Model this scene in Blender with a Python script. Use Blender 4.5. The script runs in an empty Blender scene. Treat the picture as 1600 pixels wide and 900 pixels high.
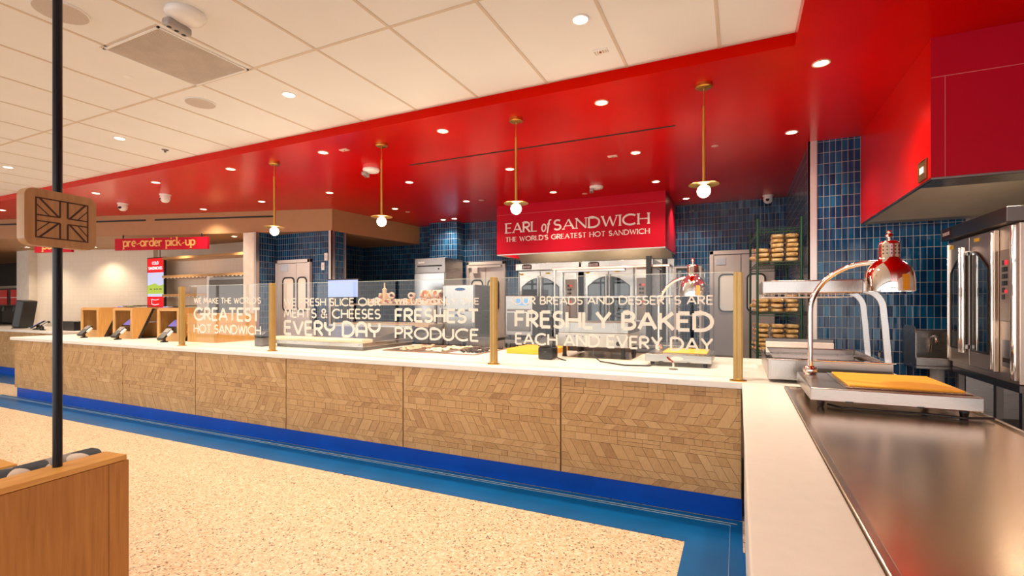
import bpy, bmesh, math, random
from mathutils import Vector, Matrix
random.seed(7)
R = math.radians
sc = bpy.context.scene
col = sc.collection
# ------------------------------------------------------------------ camera, world, exposure
cd = bpy.data.cameras.new('camera'); cam = bpy.data.objects.new('camera', cd); col.objects.link(cam)
cam.location = (0, 0, 1.42); cam.rotation_euler = (R(90), 0, R(25.1))
cd.sensor_width = 36; cd.lens = 757 / 1600 * 36; cd.shift_y = 25 / 1600; cd.clip_start = .02
sc.camera = cam
sc.view_settings.view_transform = 'Standard'; sc.view_settings.look = 'None'
sc.view_settings.gamma = 1; sc.view_settings.use_curve_mapping = False
sc.view_settings.exposure = 0.69
WORLD_STRENGTH = 1.75
SPOT_W = 60
w = bpy.data.worlds.new('daylight'); sc.world = w; w.use_nodes = True
w.node_tree.nodes['Background'].inputs[0].default_value = (1.0, .97, .95, 1)
w.node_tree.nodes['Background'].inputs[1].default_value = WORLD_STRENGTH
WARM = (1, .81, .58)

# ------------------------------------------------------------------ materials
MATS = {}
def nodes(name):
    m = bpy.data.materials.new(name); m.use_nodes = True
    return m, m.node_tree, m.node_tree.nodes['Principled BSDF']
def lk(t, a, b): t.links.new(a, b)
def node(t, ty, **k):
    n = t.nodes.new(ty)
    for a, b in k.items(): setattr(n, a, b)
    return n
def mth(t, op, a, b=None):
    n = node(t, 'ShaderNodeMath', operation=op)
    for i, v in enumerate((a, b)):
        if v is None: continue
        if isinstance(v, (int, float)): n.inputs[i].default_value = v
        else: lk(t, v, n.inputs[i])
    return n.outputs[0]
def ramp(t, fac, stops):
    n = node(t, 'ShaderNodeValToRGB'); e = n.color_ramp.elements
    while len(e) < len(stops): e.new(.5)
    for q, (p, c) in zip(e, stops): q.position = p; q.color = (*c, 1)
    lk(t, fac, n.inputs[0]); return n.outputs[0]
def pm(name, c, rough=.5, metal=0, var=.06, scale=9, coat=0, bump=0, stretch=None, spec=None, stint=None):
    """plain procedural material: colour with soft noise variation"""
    if name in MATS: return MATS[name]
    m, t, b = nodes(name)
    tc = node(t, 'ShaderNodeTexCoord'); mp = node(t, 'ShaderNodeMapping')
    lk(t, tc.outputs['Object'], mp.inputs[0])
    if stretch: mp.inputs['Scale'].default_value = stretch
    nz = node(t, 'ShaderNodeTexNoise'); nz.inputs['Scale'].default_value = scale; nz.inputs['Detail'].default_value = 4
    lk(t, mp.outputs[0], nz.inputs[0])
    lo = tuple(max(0, x * (1 - var)) for x in c); hi = tuple(min(1, x * (1 + var)) for x in c)
    lk(t, ramp(t, nz.outputs['Fac'], [(.3, lo), (.7, hi)]), b.inputs['Base Color'])
    b.inputs['Roughness'].default_value = rough; b.inputs['Metallic'].default_value = metal
    if coat: b.inputs['Coat Weight'].default_value = coat; b.inputs['Coat Roughness'].default_value = .08
    if spec is not None: b.inputs['Specular IOR Level'].default_value = spec
    if stint: b.inputs['Specular Tint'].default_value = (*stint, 1)
    if bump:
        bn = node(t, 'ShaderNodeBump'); bn.inputs['Strength'].default_value = bump; bn.inputs['Distance'].default_value = .01
        lk(t, nz.outputs['Fac'], bn.inputs['Height']); lk(t, bn.outputs[0], b.inputs['Normal'])
    MATS[name] = m; return m
def emit(name, c, s):
    if name in MATS: return MATS[name]
    m, t, b = nodes(name)
    b.inputs['Base Color'].default_value = (*c, 1); b.inputs['Emission Color'].default_value = (*c, 1)
    b.inputs['Emission Strength'].default_value = s; b.inputs['Roughness'].default_value = .3
    MATS[name] = m; return m
def glass_mat(name, tint=(1, 1, 1), gloss=(1, 1, 1), f=1.0):
    m = bpy.data.materials.new(name); m.use_nodes = True; t = m.node_tree
    for n in list(t.nodes):
        if n.type != 'OUTPUT_MATERIAL': t.nodes.remove(n)
    tr = node(t, 'ShaderNodeBsdfTransparent'); tr.inputs[0].default_value = (*tint, 1)
    gl = node(t, 'ShaderNodeBsdfGlossy'); gl.inputs['Roughness'].default_value = .01; gl.inputs[0].default_value = (*gloss, 1)
    fr = node(t, 'ShaderNodeFresnel'); fr.inputs[0].default_value = 1.45
    mx = node(t, 'ShaderNodeMixShader'); bf = node(t, 'ShaderNodeNewGeometry'); fac = mth(t, 'MULTIPLY', mth(t, 'MULTIPLY', fr.outputs[0], f), mth(t, 'SUBTRACT', 1, bf.outputs['Backfacing']))
    lk(t, fac, mx.inputs[0]); lk(t, tr.outputs[0], mx.inputs[1]); lk(t, gl.outputs[0], mx.inputs[2])
    lk(t, mx.outputs[0], [n for n in t.nodes if n.type == 'OUTPUT_MATERIAL'][0].inputs[0])
    MATS[name] = m; return m
def tile_mat(name, tw, th, c_stops, grout, gw=.003, rough=.1, tilt=.5, bulge=.5):
    """stacked glazed tiles on any vertical wall: own tone and slight tilt per tile"""
    m, t, b = nodes(name)
    tc = node(t, 'ShaderNodeTexCoord'); gx = node(t, 'ShaderNodeNewGeometry')
    sp = node(t, 'ShaderNodeSeparateXYZ'); lk(t, tc.outputs['Object'], sp.inputs[0])
    sn = node(t, 'ShaderNodeSeparateXYZ'); lk(t, gx.outputs['True Normal'], sn.inputs[0])
    side = mth(t, 'GREATER_THAN', mth(t, 'ABSOLUTE', sn.outputs[0]), .5)
    u = mth(t, 'ADD', mth(t, 'MULTIPLY', sp.outputs[0], mth(t, 'SUBTRACT', 1, side)), mth(t, 'MULTIPLY', sp.outputs[1], side))
    us = mth(t, 'DIVIDE', u, tw); vs = mth(t, 'DIVIDE', sp.outputs[2], th)
    cu = mth(t, 'FLOOR', us); cv = mth(t, 'FLOOR', vs); fu = mth(t, 'FRACT', us); fv = mth(t, 'FRACT', vs)
    cb = node(t, 'ShaderNodeCombineXYZ'); lk(t, cu, cb.inputs[0]); lk(t, cv, cb.inputs[1]); lk(t, side, cb.inputs[2])
    wn = node(t, 'ShaderNodeTexWhiteNoise', noise_dimensions='3D'); lk(t, cb.outputs[0], wn.inputs['Vector'])
    r1 = wn.outputs['Value']; sc3 = node(t, 'ShaderNodeSeparateColor'); lk(t, wn.outputs['Color'], sc3.inputs[0])
    colr = ramp(t, r1, c_stops)
    du = mth(t, 'MINIMUM', fu, mth(t, 'SUBTRACT', 1, fu)); dv = mth(t, 'MINIMUM', fv, mth(t, 'SUBTRACT', 1, fv))
    g = mth(t, 'MAXIMUM', mth(t, 'LESS_THAN', mth(t, 'MULTIPLY', du, tw), gw / 2), mth(t, 'LESS_THAN', mth(t, 'MULTIPLY', dv, th), gw / 2))
    mx = node(t, 'ShaderNodeMix', data_type='RGBA'); lk(t, g, mx.inputs[0]); lk(t, colr, mx.inputs[6]); mx.inputs[7].default_value = (*grout, 1)
    lk(t, mx.outputs[2], b.inputs['Base Color'])
    lk(t, mth(t, 'ADD', mth(t, 'MULTIPLY', g, .6), rough), b.inputs['Roughness'])
    tl = mth(t, 'MULTIPLY', mth(t, 'SUBTRACT', sc3.outputs[0], .5), tilt); tl2 = mth(t, 'MULTIPLY', mth(t, 'SUBTRACT', sc3.outputs[1], .5), tilt)
    b.inputs['Specular IOR Level'].default_value = .36
    h = mth(t, 'ADD', mth(t, 'MULTIPLY', fu, tl), mth(t, 'MULTIPLY', fv, tl2))
    pb = mth(t, 'MULTIPLY', mth(t, 'MULTIPLY', mth(t, 'SUBTRACT', fu, .5), mth(t, 'SUBTRACT', fu, .5)), mth(t, 'MULTIPLY', mth(t, 'SUBTRACT', sc3.outputs[2], .5), bulge))
    h = mth(t, 'SUBTRACT', mth(t, 'ADD', h, pb), mth(t, 'MULTIPLY', g, .15))
    bn = node(t, 'ShaderNodeBump'); bn.inputs['Strength'].default_value = .5; bn.inputs['Distance'].default_value = .012
    lk(t, h, bn.inputs['Height']); lk(t, bn.outputs[0], b.inputs['Normal'])
    MATS[name] = m; return m
def wood(name, lo, hi, stretch=(13, 13, .8), scale=6, rough=.35, coat=0):
    if name in MATS: return MATS[name]
    m, t, b = nodes(name)
    tc = node(t, 'ShaderNodeTexCoord'); mp = node(t, 'ShaderNodeMapping'); lk(t, tc.outputs['Object'], mp.inputs[0])
    mp.inputs['Scale'].default_value = stretch
    nz = node(t, 'ShaderNodeTexNoise'); nz.inputs['Scale'].default_value = scale; nz.inputs['Detail'].default_value = 6; nz.inputs['Distortion'].default_value = .4
    lk(t, mp.outputs[0], nz.inputs[0])
    lk(t, ramp(t, nz.outputs['Fac'], [(.3, lo), (.72, hi)]), b.inputs['Base Color'])
    b.inputs['Roughness'].default_value = rough
    if coat: b.inputs['Coat Weight'].default_value = coat
    MATS[name] = m; return m
def steel(name, c=(.56, .54, .51), rough=.28, stretch=(1, 1, 40)):
    if name in MATS: return MATS[name]
    m, t, b = nodes(name)
    tc = node(t, 'ShaderNodeTexCoord'); mp = node(t, 'ShaderNodeMapping'); lk(t, tc.outputs['Object'], mp.inputs[0])
    mp.inputs['Scale'].default_value = stretch
    nz = node(t, 'ShaderNodeTexNoise'); nz.inputs['Scale'].default_value = 7; nz.inputs['Detail'].default_value = 5
    lk(t, mp.outputs[0], nz.inputs[0])
    b.inputs['Base Color'].default_value = (*c, 1); b.inputs['Metallic'].default_value = 1
    lk(t, mth(t, 'ADD', mth(t, 'MULTIPLY', nz.outputs['Fac'], .05), rough - .025), b.inputs['Roughness'])
    MATS[name] = m; return m

def terrazzo():
    m, t, b = nodes('terrazzo')
    tc = node(t, 'ShaderNodeTexCoord')
    def vor(s):
        v = node(t, 'ShaderNodeTexVoronoi'); v.inputs['Scale'].default_value = s; lk(t, tc.outputs['Object'], v.inputs['Vector']); return v
    v = vor(95); s3 = node(t, 'ShaderNodeSeparateColor'); lk(t, v.outputs['Color'], s3.inputs[0])
    base = ramp(t, s3.outputs[0], [(0, (.52, .37, .24)), (.3, (.63, .475, .32)), (.75, (.69, .56, .41)), (1, (.78, .70, .58))])
    v2 = vor(105); s4 = node(t, 'ShaderNodeSeparateColor'); lk(t, v2.outputs['Color'], s4.inputs[0])
    chip = mth(t, 'GREATER_THAN', s4.outputs[1], .90); dark = ramp(t, s4.outputs[0], [(0, (.10, .06, .04)), (.5, (.34, .2, .1)), (1, (.3, .27, .24))])
    mx = node(t, 'ShaderNodeMix', data_type='RGBA'); lk(t, chip, mx.inputs[0]); lk(t, base, mx.inputs[6]); lk(t, dark, mx.inputs[7])
    lk(t, mx.outputs[2], b.inputs['Base Color']); b.inputs['Roughness'].default_value = .32
    MATS['terrazzo'] = m; return m
def parquet_mat():
    m, t, b = nodes('parquet')
    at = node(t, 'ShaderNodeAttribute'); at.attribute_name = 'tone'
    tc = node(t, 'ShaderNodeTexCoord'); nz = node(t, 'ShaderNodeTexNoise'); nz.inputs['Scale'].default_value = 60; nz.inputs['Detail'].default_value = 5
    nz.inputs['Distortion'].default_value = 1.2
    mp = node(t, 'ShaderNodeMapping'); mp.inputs['Scale'].default_value = (1, 1, .35); lk(t, tc.outputs['Object'], mp.inputs[0]); lk(t, mp.outputs[0], nz.inputs[0])
    f = mth(t, 'ADD', mth(t, 'MULTIPLY', at.outputs['Fac'], .62), mth(t, 'MULTIPLY', mth(t, 'SUBTRACT', nz.outputs['Fac'], .3), .6))
    lk(t, ramp(t, f, [(0, (.32, .17, .075)), (.35, (.51, .31, .135)), (.7, (.62, .41, .20)), (1, (.72, .53, .32))]), b.inputs['Base Color'])
    b.inputs['Roughness'].default_value = .42; MATS['parquet'] = m; return m

M_ceil = pm('ceiling_white', (.76, .745, .73), .8, var=.015, scale=3)
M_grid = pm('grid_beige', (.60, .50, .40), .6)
M_red = pm('red_gloss', (.56, .0012, .0002), .24, var=.05, scale=2, spec=.3, stint=(1, .22, .06))
M_hoodred = pm('hood_red', (.50, .005, .024), .36, var=.04, scale=2, spec=.3, stint=(1, .35, .3))
M_tan = pm('tan_paint', (.40, .21, .095), .55, var=.03)
M_blue = tile_mat('blue_tile', .0505, .108, [(0, (.002, .024, .08)), (.5, (.002, .042, .125)), (.85, (.003, .065, .17)), (1, (.006, .105, .23))], (.36, .35, .32), .0036, .08, .45, 2.6)
M_cream = tile_mat('cream_tile', .10, .10, [(0, (.85, .74, .62)), (1, (.87, .765, .65))], (.74, .62, .49), .002, .3, .25, .5)
M_terr = terrazzo(); M_parq = parquet_mat()
M_epoxy = pm('blue_epoxy', (.001, .10, .31), .3, var=.12, scale=3, spec=.4)
M_cove = pm('blue_cove', (.0004, .085, .58), .36, var=.1, scale=3, spec=.25)
M_quartz = pm('white_quartz', (.88, .87, .84), .3, var=.02, scale=20)
M_steel = steel('brushed_steel', (.46, .44, .42)); M_steelh = steel('brushed_steel_long', (.50, .48, .46), stretch=(40, 1, 1)); M_dsteel = steel('dark_steel', (.20, .18, .165), .3)
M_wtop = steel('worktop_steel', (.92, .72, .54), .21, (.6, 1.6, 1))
M_chrome = pm('chrome', (.93, .86, .8), .04, 1, var=.01); M_copper = pm('copper_chrome', (.85, .52, .36), .07, 1, var=.02)
M_brass = pm('brass', (.62, .37, .08), .28, 1, var=.05); M_brassp = pm('post_brass', (.50, .33, .115), .36, .5, var=.05)
M_black = pm('black_plastic', (.012, .012, .013), .35); M_blackm = pm('black_metal', (.006, .008, .013), .28, 0, spec=.35)
M_dark = pm('dark_recess', (.015, .012, .010), .6); M_grey = pm('grey_plastic', (.16, .15, .15), .4)
M_white = pm('white_plastic', (.8, .78, .76), .35); M_doorw = pm('door_white', (.64, .60, .60), .45, var=.02)
M_vinyl = pm('white_vinyl', (.86, .80, .74), .5, var=.01); M_letter = pm('letter_white', (.85, .78, .74), .45)
M_gold = pm('letter_gold', (.85, .50, .14), .4); M_yellow = pm('yellow_board', (.95, .45, .03), .5, var=.03)
M_oak = wood('oak_orange', (.38, .155, .034), (.50, .225, .055)); M_oaktop = wood('oak_cap', (.62, .30, .07), (.74, .40, .11), (12, .8, 12))
M_oakv = wood('oak_sign', (.40, .21, .09), (.50, .28, .13)); M_cubby = wood('cubby_oak', (.50, .26, .07), (.62, .35, .11))
M_shelf = wood('shelf_wood', (.45, .24, .09), (.58, .34, .14), (.8, 12, 12)); M_burn = pm('burnt_inlay', (.06, .02, .012), .6)
M_green = pm('green_epoxy', (.006, .06, .028), .35); M_bag = None
M_glass = glass_mat('shield_glass', (.97, .985, .98)); M_oglass = glass_mat('oven_glass', (.30, .34, .36), (1, 1, 1), 2.2)
M_lamp = emit('lamp_lens', (1, .86, .62), 9); M_globe = emit('globe_opal', (1, .9, .74), 4.5)
M_screen = emit('screen_blue', (.33, .48, .95), .24); M_glowpane = emit('pane_room_glow', (.62, .5, .40), .30)  # door panes glow in place of the lit room behind them
M_paper = None

# ------------------------------------------------------------------ mesh helpers
class MB:
    def __init__(s): s.v = []; s.f = []; s.tone = []; s.M = Matrix.Identity(4); s.cur = .5
    def _add(s, vs, fs):
        o = len(s.v); s.v += [tuple(s.M @ Vector(p)) for p in vs]
        for f in fs: s.f.append(tuple(i + o for i in f)); s.tone.append(s.cur)
        return s
    def box(s, x0, x1, y0, y1, z0, z1):
        v = [(x, y, z) for z in (z0, z1) for y in (y0, y1) for x in (x0, x1)]
        return s._add(v, [(0, 2, 3, 1), (4, 5, 7, 6), (0, 1, 5, 4), (2, 6, 7, 3), (0, 4, 6, 2), (1, 3, 7, 5)])
    def prism(s, poly, fn0, fn1):
        n = len(poly); a = [fn0(*p) for p in poly]; b = [fn1(*p) for p in poly]
        return s._add(a + b, [tuple(range(n))[::-1], tuple(range(n, 2 * n))] + [(i, (i + 1) % n, n + (i + 1) % n, n + i) for i in range(n)])
    def pz(s, poly, z0, z1): return s.prism(poly, lambda x, y: (x, y, z0), lambda x, y: (x, y, z1))
    def py(s, poly, y0, y1): return s.prism(poly, lambda x, z: (x, y0, z), lambda x, z: (x, y1, z))
    def px(s, poly, x0, x1): return s.prism(poly, lambda y, z: (x0, y, z), lambda y, z: (x1, y, z))
    def lathe(s, prof, c=(0, 0, 0), n=32):
        vs = []; fs = []
        for r, z in prof:
            for i in range(n):
                a = 2 * math.pi * i / n; vs.append((c[0] + r * math.cos(a), c[1] + r * math.sin(a), c[2] + z))
        for k in range(len(prof) - 1):
            for i in range(n):
                j = (i + 1) % n; fs.append((k * n + i, k * n + j, (k + 1) * n + j, (k + 1) * n + i))
        if prof[0][0] > 1e-6: fs.append(tuple(range(n))[::-1])
        if prof[-1][0] > 1e-6: fs.append(tuple(range((len(prof) - 1) * n, len(prof) * n)))
        return s._add(vs, fs)
    def tube(s, pts, r, n=12, flat=None):
        P = [Vector(p) for p in pts]; vs = []; fs = []; N = None
        for i, p in enumerate(P):
            t = ((P[i + 1] - p).normalized() if i < len(P) - 1 else Vector((0, 0, 0))) + ((p - P[i - 1]).normalized() if i else Vector((0, 0, 0)))
            t.normalize()
            if N is None: N = t.cross(Vector((0, 0, 1)) if abs(t.z) < .9 else Vector((0, 1, 0))).normalized()
            N = (N - t * N.dot(t)).normalized(); B = t.cross(N)
            ra, rb = (r, r) if flat is None else flat
            for k in range(n):
                a = 2 * math.pi * (k + .5) / n; vs.append(tuple(p + N * math.cos(a) * ra + B * math.sin(a) * rb))
        for i in range(len(P) - 1):
            for k in range(n):
                j = (k + 1) % n; fs.append((i * n + k, i * n + j, (i + 1) * n + j, (i + 1) * n + k))
        fs.append(tuple(range(n))[::-1]); fs.append(tuple(range((len(P) - 1) * n, len(P) * n)))
        return s._add(vs, fs)
    def obj(s, name, mat, parent=None, bevel=0, smooth=None, seg=2):
        me = bpy.data.meshes.new(name); me.from_pydata(s.v, [], s.f); me.materials.append(mat)
        bm = bmesh.new(); bm.from_mesh(me); bmesh.ops.recalc_face_normals(bm, faces=bm.faces); bm.to_mesh(me); bm.free()
        if any(q != .5 for q in s.tone):
            a = me.attributes.new('tone', 'FLOAT', 'FACE'); a.data.foreach_set('value', s.tone)
        o = bpy.data.objects.new(name, me); col.objects.link(o)
        if parent: o.parent = parent
        if smooth is not None: me.shade_smooth(); me.set_sharp_from_angle(angle=R(smooth))
        if bevel:
            b = o.modifiers.new('bevel', 'BEVEL'); b.width = bevel; b.segments = seg; b.limit_method = 'ANGLE'
        return o
def Bx(*a): return MB().box(*a)
def rr(x0, x1, z0, z1, r, n=6):
    p = []
    for cx, cz, a0 in ((x1 - r, z1 - r, 0), (x0 + r, z1 - r, 90), (x0 + r, z0 + r, 180), (x1 - r, z0 + r, 270)):
        for i in range(n + 1): a = R(a0 + 90 * i / n); p.append((cx + r * math.cos(a), cz + r * math.sin(a)))
    return p
def tag(o, label, cat, group=None):
    o['label'] = label; o['category'] = cat
    if group: o['group'] = group
    return o
def thing(name, label, cat, loc=(0, 0, 0), rz=0, group=None):
    o = bpy.data.objects.new(name, None); col.objects.link(o); o.location = loc; o.rotation_euler = (0, 0, rz); o.empty_display_size = .1
    return tag(o, label, cat, group)
def dup(root, loc, label, rz=None):
    def cp(o, par):
        c = o.copy(); col.objects.link(c)
        if par: c.parent = par
        for ch in list(o.children): cp(ch, c)
        return c
    c = cp(root, None); c.location = loc; c['label'] = label
    if rz is not None: c.rotation_euler = (0, 0, rz)
    return c
def struct(name, mb, mat, bevel=0, label=None, smooth=None):
    o = mb.obj(name, mat, None, bevel, smooth); o['kind'] = 'structure'
    if label: o['label'] = label
    return o
ORD = ['first', 'second', 'third', 'fourth', 'fifth', 'sixth', 'seventh', 'eighth', 'ninth', 'tenth']

# ------------------------------------------------------------------ lettering
def arc(cx, cy, rx, ry, a0, a1, n=14): return [(cx + rx * math.cos(R(a0 + (a1 - a0) * i / n)), cy + ry * math.sin(R(a0 + (a1 - a0) * i / n))) for i in range(n + 1)]
T, H_ = 1.0, .5   # thick, thin stroke weights for the serif face
G = {  # width, strokes [(points, weight)], serifs [(x, y)]
 'A': (.78, [([(0, 0), (.39, 1)], H_), ([(.39, 1), (.78, 0)], T), ([(.13, .32), (.65, .32)], H_)], [(0, 0), (.78, 0)]),
 'a': (.66, [([(0, 0), (0, .62)] + arc(.33, .62, .33, .38, 180, 0) + [(.66, 0)], T), ([(0, .38), (.66, .38)], H_)], []),
 'B': (.56, [([(0, 0), (0, 1)], T), ([(0, 1), (.26, 1)] + arc(.26, .76, .26, .24, 90, -90) + [(0, .52)], T), ([(.26, .52)] + arc(.28, .26, .28, .26, 90, -90) + [(0, 0)], T)], [(0, 0), (0, 1)]),
 'C': (.84, [(arc(.5, .5, .5, .5, 48, 312, 22), T)], []),
 'D': (.76, [([(0, 0), (0, 1)], T), ([(0, 1), (.28, 1)] + arc(.28, .5, .48, .5, 90, -90, 18) + [(0, 0)], T)], [(0, 0), (0, 1)]),
 'E': (.5, [([(0, 0), (0, 1)], T), ([(0, 1), (.5, 1)], H_), ([(0, .52), (.44, .52)], H_), ([(0, 0), (.5, 0)], H_)], [(0, 0), (0, 1)]),
 'F': (.48, [([(0, 0), (0, 1)], T), ([(0, 1), (.48, 1)], H_), ([(0, .5), (.42, .5)], H_)], [(0, 0), (0, 1)]),
 'G': (.9, [(arc(.5, .5, .5, .5, 45, 360, 24) + [(.58, .5)], T)], []),
 'H': (.68, [([(0, 0), (0, 1)], T), ([(.68, 0), (.68, 1)], T), ([(0, .5), (.68, .5)], H_)], [(0, 0), (0, 1), (.68, 0), (.68, 1)]),
 'I': (.0, [([(0, 0), (0, 1)], T)], [(0, 0), (0, 1)]),
 'K': (.6, [([(0, 0), (0, 1)], T), ([(.57, 1), (.03, .45)], H_), ([(.17, .58), (.6, 0)], T)], [(0, 0), (0, 1), (.6, 0), (.57, 1)]),
 'L': (.46, [([(0, 1), (0, 0)], T), ([(0, 0), (.46, 0)], H_)], [(0, 1), (0, 0)]),
 'M': (.86, [([(0, 0), (.12, 1)], H_), ([(.12, 1), (.43, .2)], T), ([(.43, .2), (.74, 1)], H_), ([(.74, 1), (.86, 0)], T)], [(0, 0), (.86, 0)]),
 'N': (.72, [([(0, 0), (0, 1)], H_), ([(0, 1), (.72, 0)], T), ([(.72, 0), (.72, 1)], H_)], [(0, 0), (0, 1), (.72, 1)]),
 'O': (1.0, [(arc(.5, .5, .5, .5, 90, 450, 30), T)], []),
 'P': (.54, [([(0, 0), (0, 1)], T), ([(0, 1), (.26, 1)] + arc(.26, .73, .28, .27, 90, -90) + [(0, .46)], T)], [(0, 0), (0, 1)]),
 'R': (.58, [([(0, 0), (0, 1)], T), ([(0, 1), (.26, 1)] + arc(.26, .74, .28, .26, 90, -90) + [(0, .48)], T), ([(.22, .48), (.58, 0)], T)], [(0, 0), (0, 1), (.58, 0)]),
 'S': (.5, [(arc(.26, .74, .24, .26, 40, 235, 12) + arc(.24, .26, .26, .26, 60, -150, 14), T)], []),
 'T': (.62, [([(.31, 0), (.31, 1)], T), ([(0, 1), (.62, 1)], H_)], [(.31, 0)]),
 'U': (.68, [([(0, 1), (0, .34)] + arc(.34, .34, .34, .34, 180, 360) + [(.68, 1)], T)], [(0, 1), (.68, 1)]),
 'V': (.74, [([(0, 1), (.37, 0)], T), ([(.37, 0), (.74, 1)], H_)], [(0, 1), (.74, 1)]),
 'W': (1.04, [([(0, 1), (.27, 0)], T), ([(.27, 0), (.52, .95)], H_), ([(.52, .95), (.77, 0)], T), ([(.77, 0), (1.04, 1)], H_)], [(0, 1), (1.04, 1)]),
 'X': (.66, [([(0, 0), (.64, 1)], H_), ([(0, 1), (.66, 0)], T)], [(0, 0), (0, 1), (.66, 0), (.64, 1)]),
 'Y': (.68, [([(0, 1), (.34, .45)], T), ([(.68, 1), (.34, .45)], H_), ([(.34, .47), (.34, 0)], T)], [(0, 1), (.68, 1), (.34, 0)]),
 'y': (.66, [([(0, 1), (0, .72)] + arc(.33, .72, .33, .32, 180, 360) + [(.66, 1)], T), ([(.33, .4), (.33, 0)], T)], []),
 '&': (.72, [([(.7, 0), (.16, .66)] + arc(.32, .78, .2, .22, 200, -40, 12) + [(.1, .4)] + arc(.28, .24, .26, .24, 130, 300, 12) + [(.68, .42)], T)], []),
 "'": (.0, [([(0, 1), (0, .76)], T)], []),
}
L = {  # lower case, x height .62
 'p': (.42, [([(0, .62), (0, -.34)], T), (arc(.2, .31, .23, .31, 150, -150, 16), T)], [(0, -.34), (0, .62)]),
 'r': (.3, [([(0, 0), (0, .62)], T), (arc(.2, .36, .2, .24, 180, 60, 8), T)], [(0, 0), (0, .62)]),
 'e': (.4, [([(.02, .34), (.4, .36)] + arc(.2, .31, .2, .31, 10, 310, 18), T)], []),
 'o': (.46, [(arc(.23, .31, .23, .31, 90, 450, 22), T)], []),
 'd': (.42, [([(.42, 0), (.42, 1)], T), (arc(.22, .31, .23, .31, 30, 330, 16), T)], [(.42, 1), (.42, 0)]),
 'i': (.0, [([(0, 0), (0, .62)], T), ([(0, .84), (0, .96)], T)], [(0, 0), (0, .62)]),
 'c': (.36, [(arc(.22, .31, .22, .31, 50, 310, 16), T)], []),
 'k': (.42, [([(0, 0), (0, 1)], T), ([(.36, .62), (.02, .26)], H_), ([(.14, .38), (.42, 0)], T)], [(0, 0), (0, 1), (.42, 0)]),
 'u': (.42, [([(0, .62), (0, .22)] + arc(.2, .2, .2, .2, 180, 340, 8), T), ([(.42, .62), (.42, 0)], T)], [(0, .62), (.42, .62)]),
 '-': (.3, [([(0, .2), (.3, .36)], H_)], []),
 'a': (.4, [(arc(.2, .42, .18, .2, 150, 0, 8) + [(.38, 0)], T), (arc(.19, .17, .19, .17, 60, 330, 12), T)], []),
 'y': (.44, [([(0, .62), (.22, 0)], T), ([(.44, .62), (.12, -.34)], H_)], [(0, .62), (.44, .62)]),
 'f': (.3, [([(.12, -.2), (.2, .75)] + arc(.36, .75, .16, .22, 180, 60, 8), T), ([(.02, .6), (.34, .6)], H_)], []),
}
def ribbon(mb, pts, t, place, d):
    n = len(pts); closed = n > 3 and math.dist(pts[0], pts[-1]) < 1e-6
    lft, rgt = [], []
    for i, p in enumerate(pts):
        a = pts[i - 1] if i else (pts[-2] if closed else None); b = pts[i + 1] if i < n - 1 else (pts[1] if closed else None)
        def nrm(q, r):
            dx, dy = r[0] - q[0], r[1] - q[1]; l = math.hypot(dx, dy) or 1; return (-dy / l, dx / l)
        n1 = nrm(a, p) if a else None; n2 = nrm(p, b) if b else None
        if n1 and n2:
            mx, my = n1[0] + n2[0], n1[1] + n2[1]; q = mx * mx + my * my
            k = min(2 / q, 1.6) if q > 1e-6 else 1; nx, ny = mx * k, my * k
            nx, ny = (mx / math.sqrt(q) * min(2 / math.sqrt(q), 1.5), my / math.sqrt(q) * min(2 / math.sqrt(q), 1.5)) if q > 1e-6 else n1
        else: nx, ny = n1 or n2
        lft.append((p[0] + nx * t / 2, p[1] + ny * t / 2)); rgt.append((p[0] - nx * t / 2, p[1] - ny * t / 2))
    poly = lft + rgt; m = len(lft)
    f = [place(x, y, 0) for x, y in poly]; bk = [place(x, y, d) for x, y in poly]; N = 2 * m; fs = []
    for i in range(m - 1):
        fs += [(i, i + 1, m + i + 1, m + i), (N + i, N + m + i, N + m + i + 1, N + i + 1), (i, N + i, N + i + 1, i + 1), (m + i, m + i + 1, N + m + i + 1, N + m + i)]
    fs += [(0, m, N + m, N), (m - 1, N + m - 1, N + 2 * m - 1, 2 * m - 1)]
    mb._add(f + bk, fs)
def lettering(mb, s, x0, x1, z0, z1, place, t=.17, serif=False, d=.002, gap=.2, space=.42, lower=False, italic=0, words=None):
    """s drawn between x0..x1 and z0..z1; place(x, z, depth) turns plane coordinates into space"""
    tab = L if lower else G; h = z1 - z0; X = 0; items = []
    for ch in s:
        if ch == ' ': X += space; items.append(None); continue
        gw, st, se = tab[ch]; items.append((X, st, se)); X += gw + gap
    W = X - gap; tt = t * h; k = (x1 - x0 - tt) / W; h2 = h - tt if not lower else h
    f = lambda X0, p: (x0 + tt / 2 + (X0 + p[0] + italic * p[1]) * k, z0 + (tt / 2 if not lower else 0) + p[1] * h2)
    dk = d
    for it in items:
        if it is None:
            if words is not None: words.append(mb); mb = MB()
            continue
        X0, st, se = it
        for pts, wt in st: dk = d * (1 + (dk / d - 1 + .06) % .6); ribbon(mb, [f(X0, p) for p in pts], tt * (wt if serif else 1), place, dk)
        if serif:
            for p in se:
                q = f(X0, p); ribbon(mb, [(q[0] - .12 * h, q[1]), (q[0] + .12 * h, q[1])], tt * .5, place, d * 1.7)
    if words is not None: words.append(mb)
    return mb
def words_of(parent, mat, s, *a, **k):
    """one lettering part per word"""
    ws = []; lettering(MB(), s, *a, words=ws, **k)
    return [m.obj('lettering', mat, parent) for m in ws]

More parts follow.
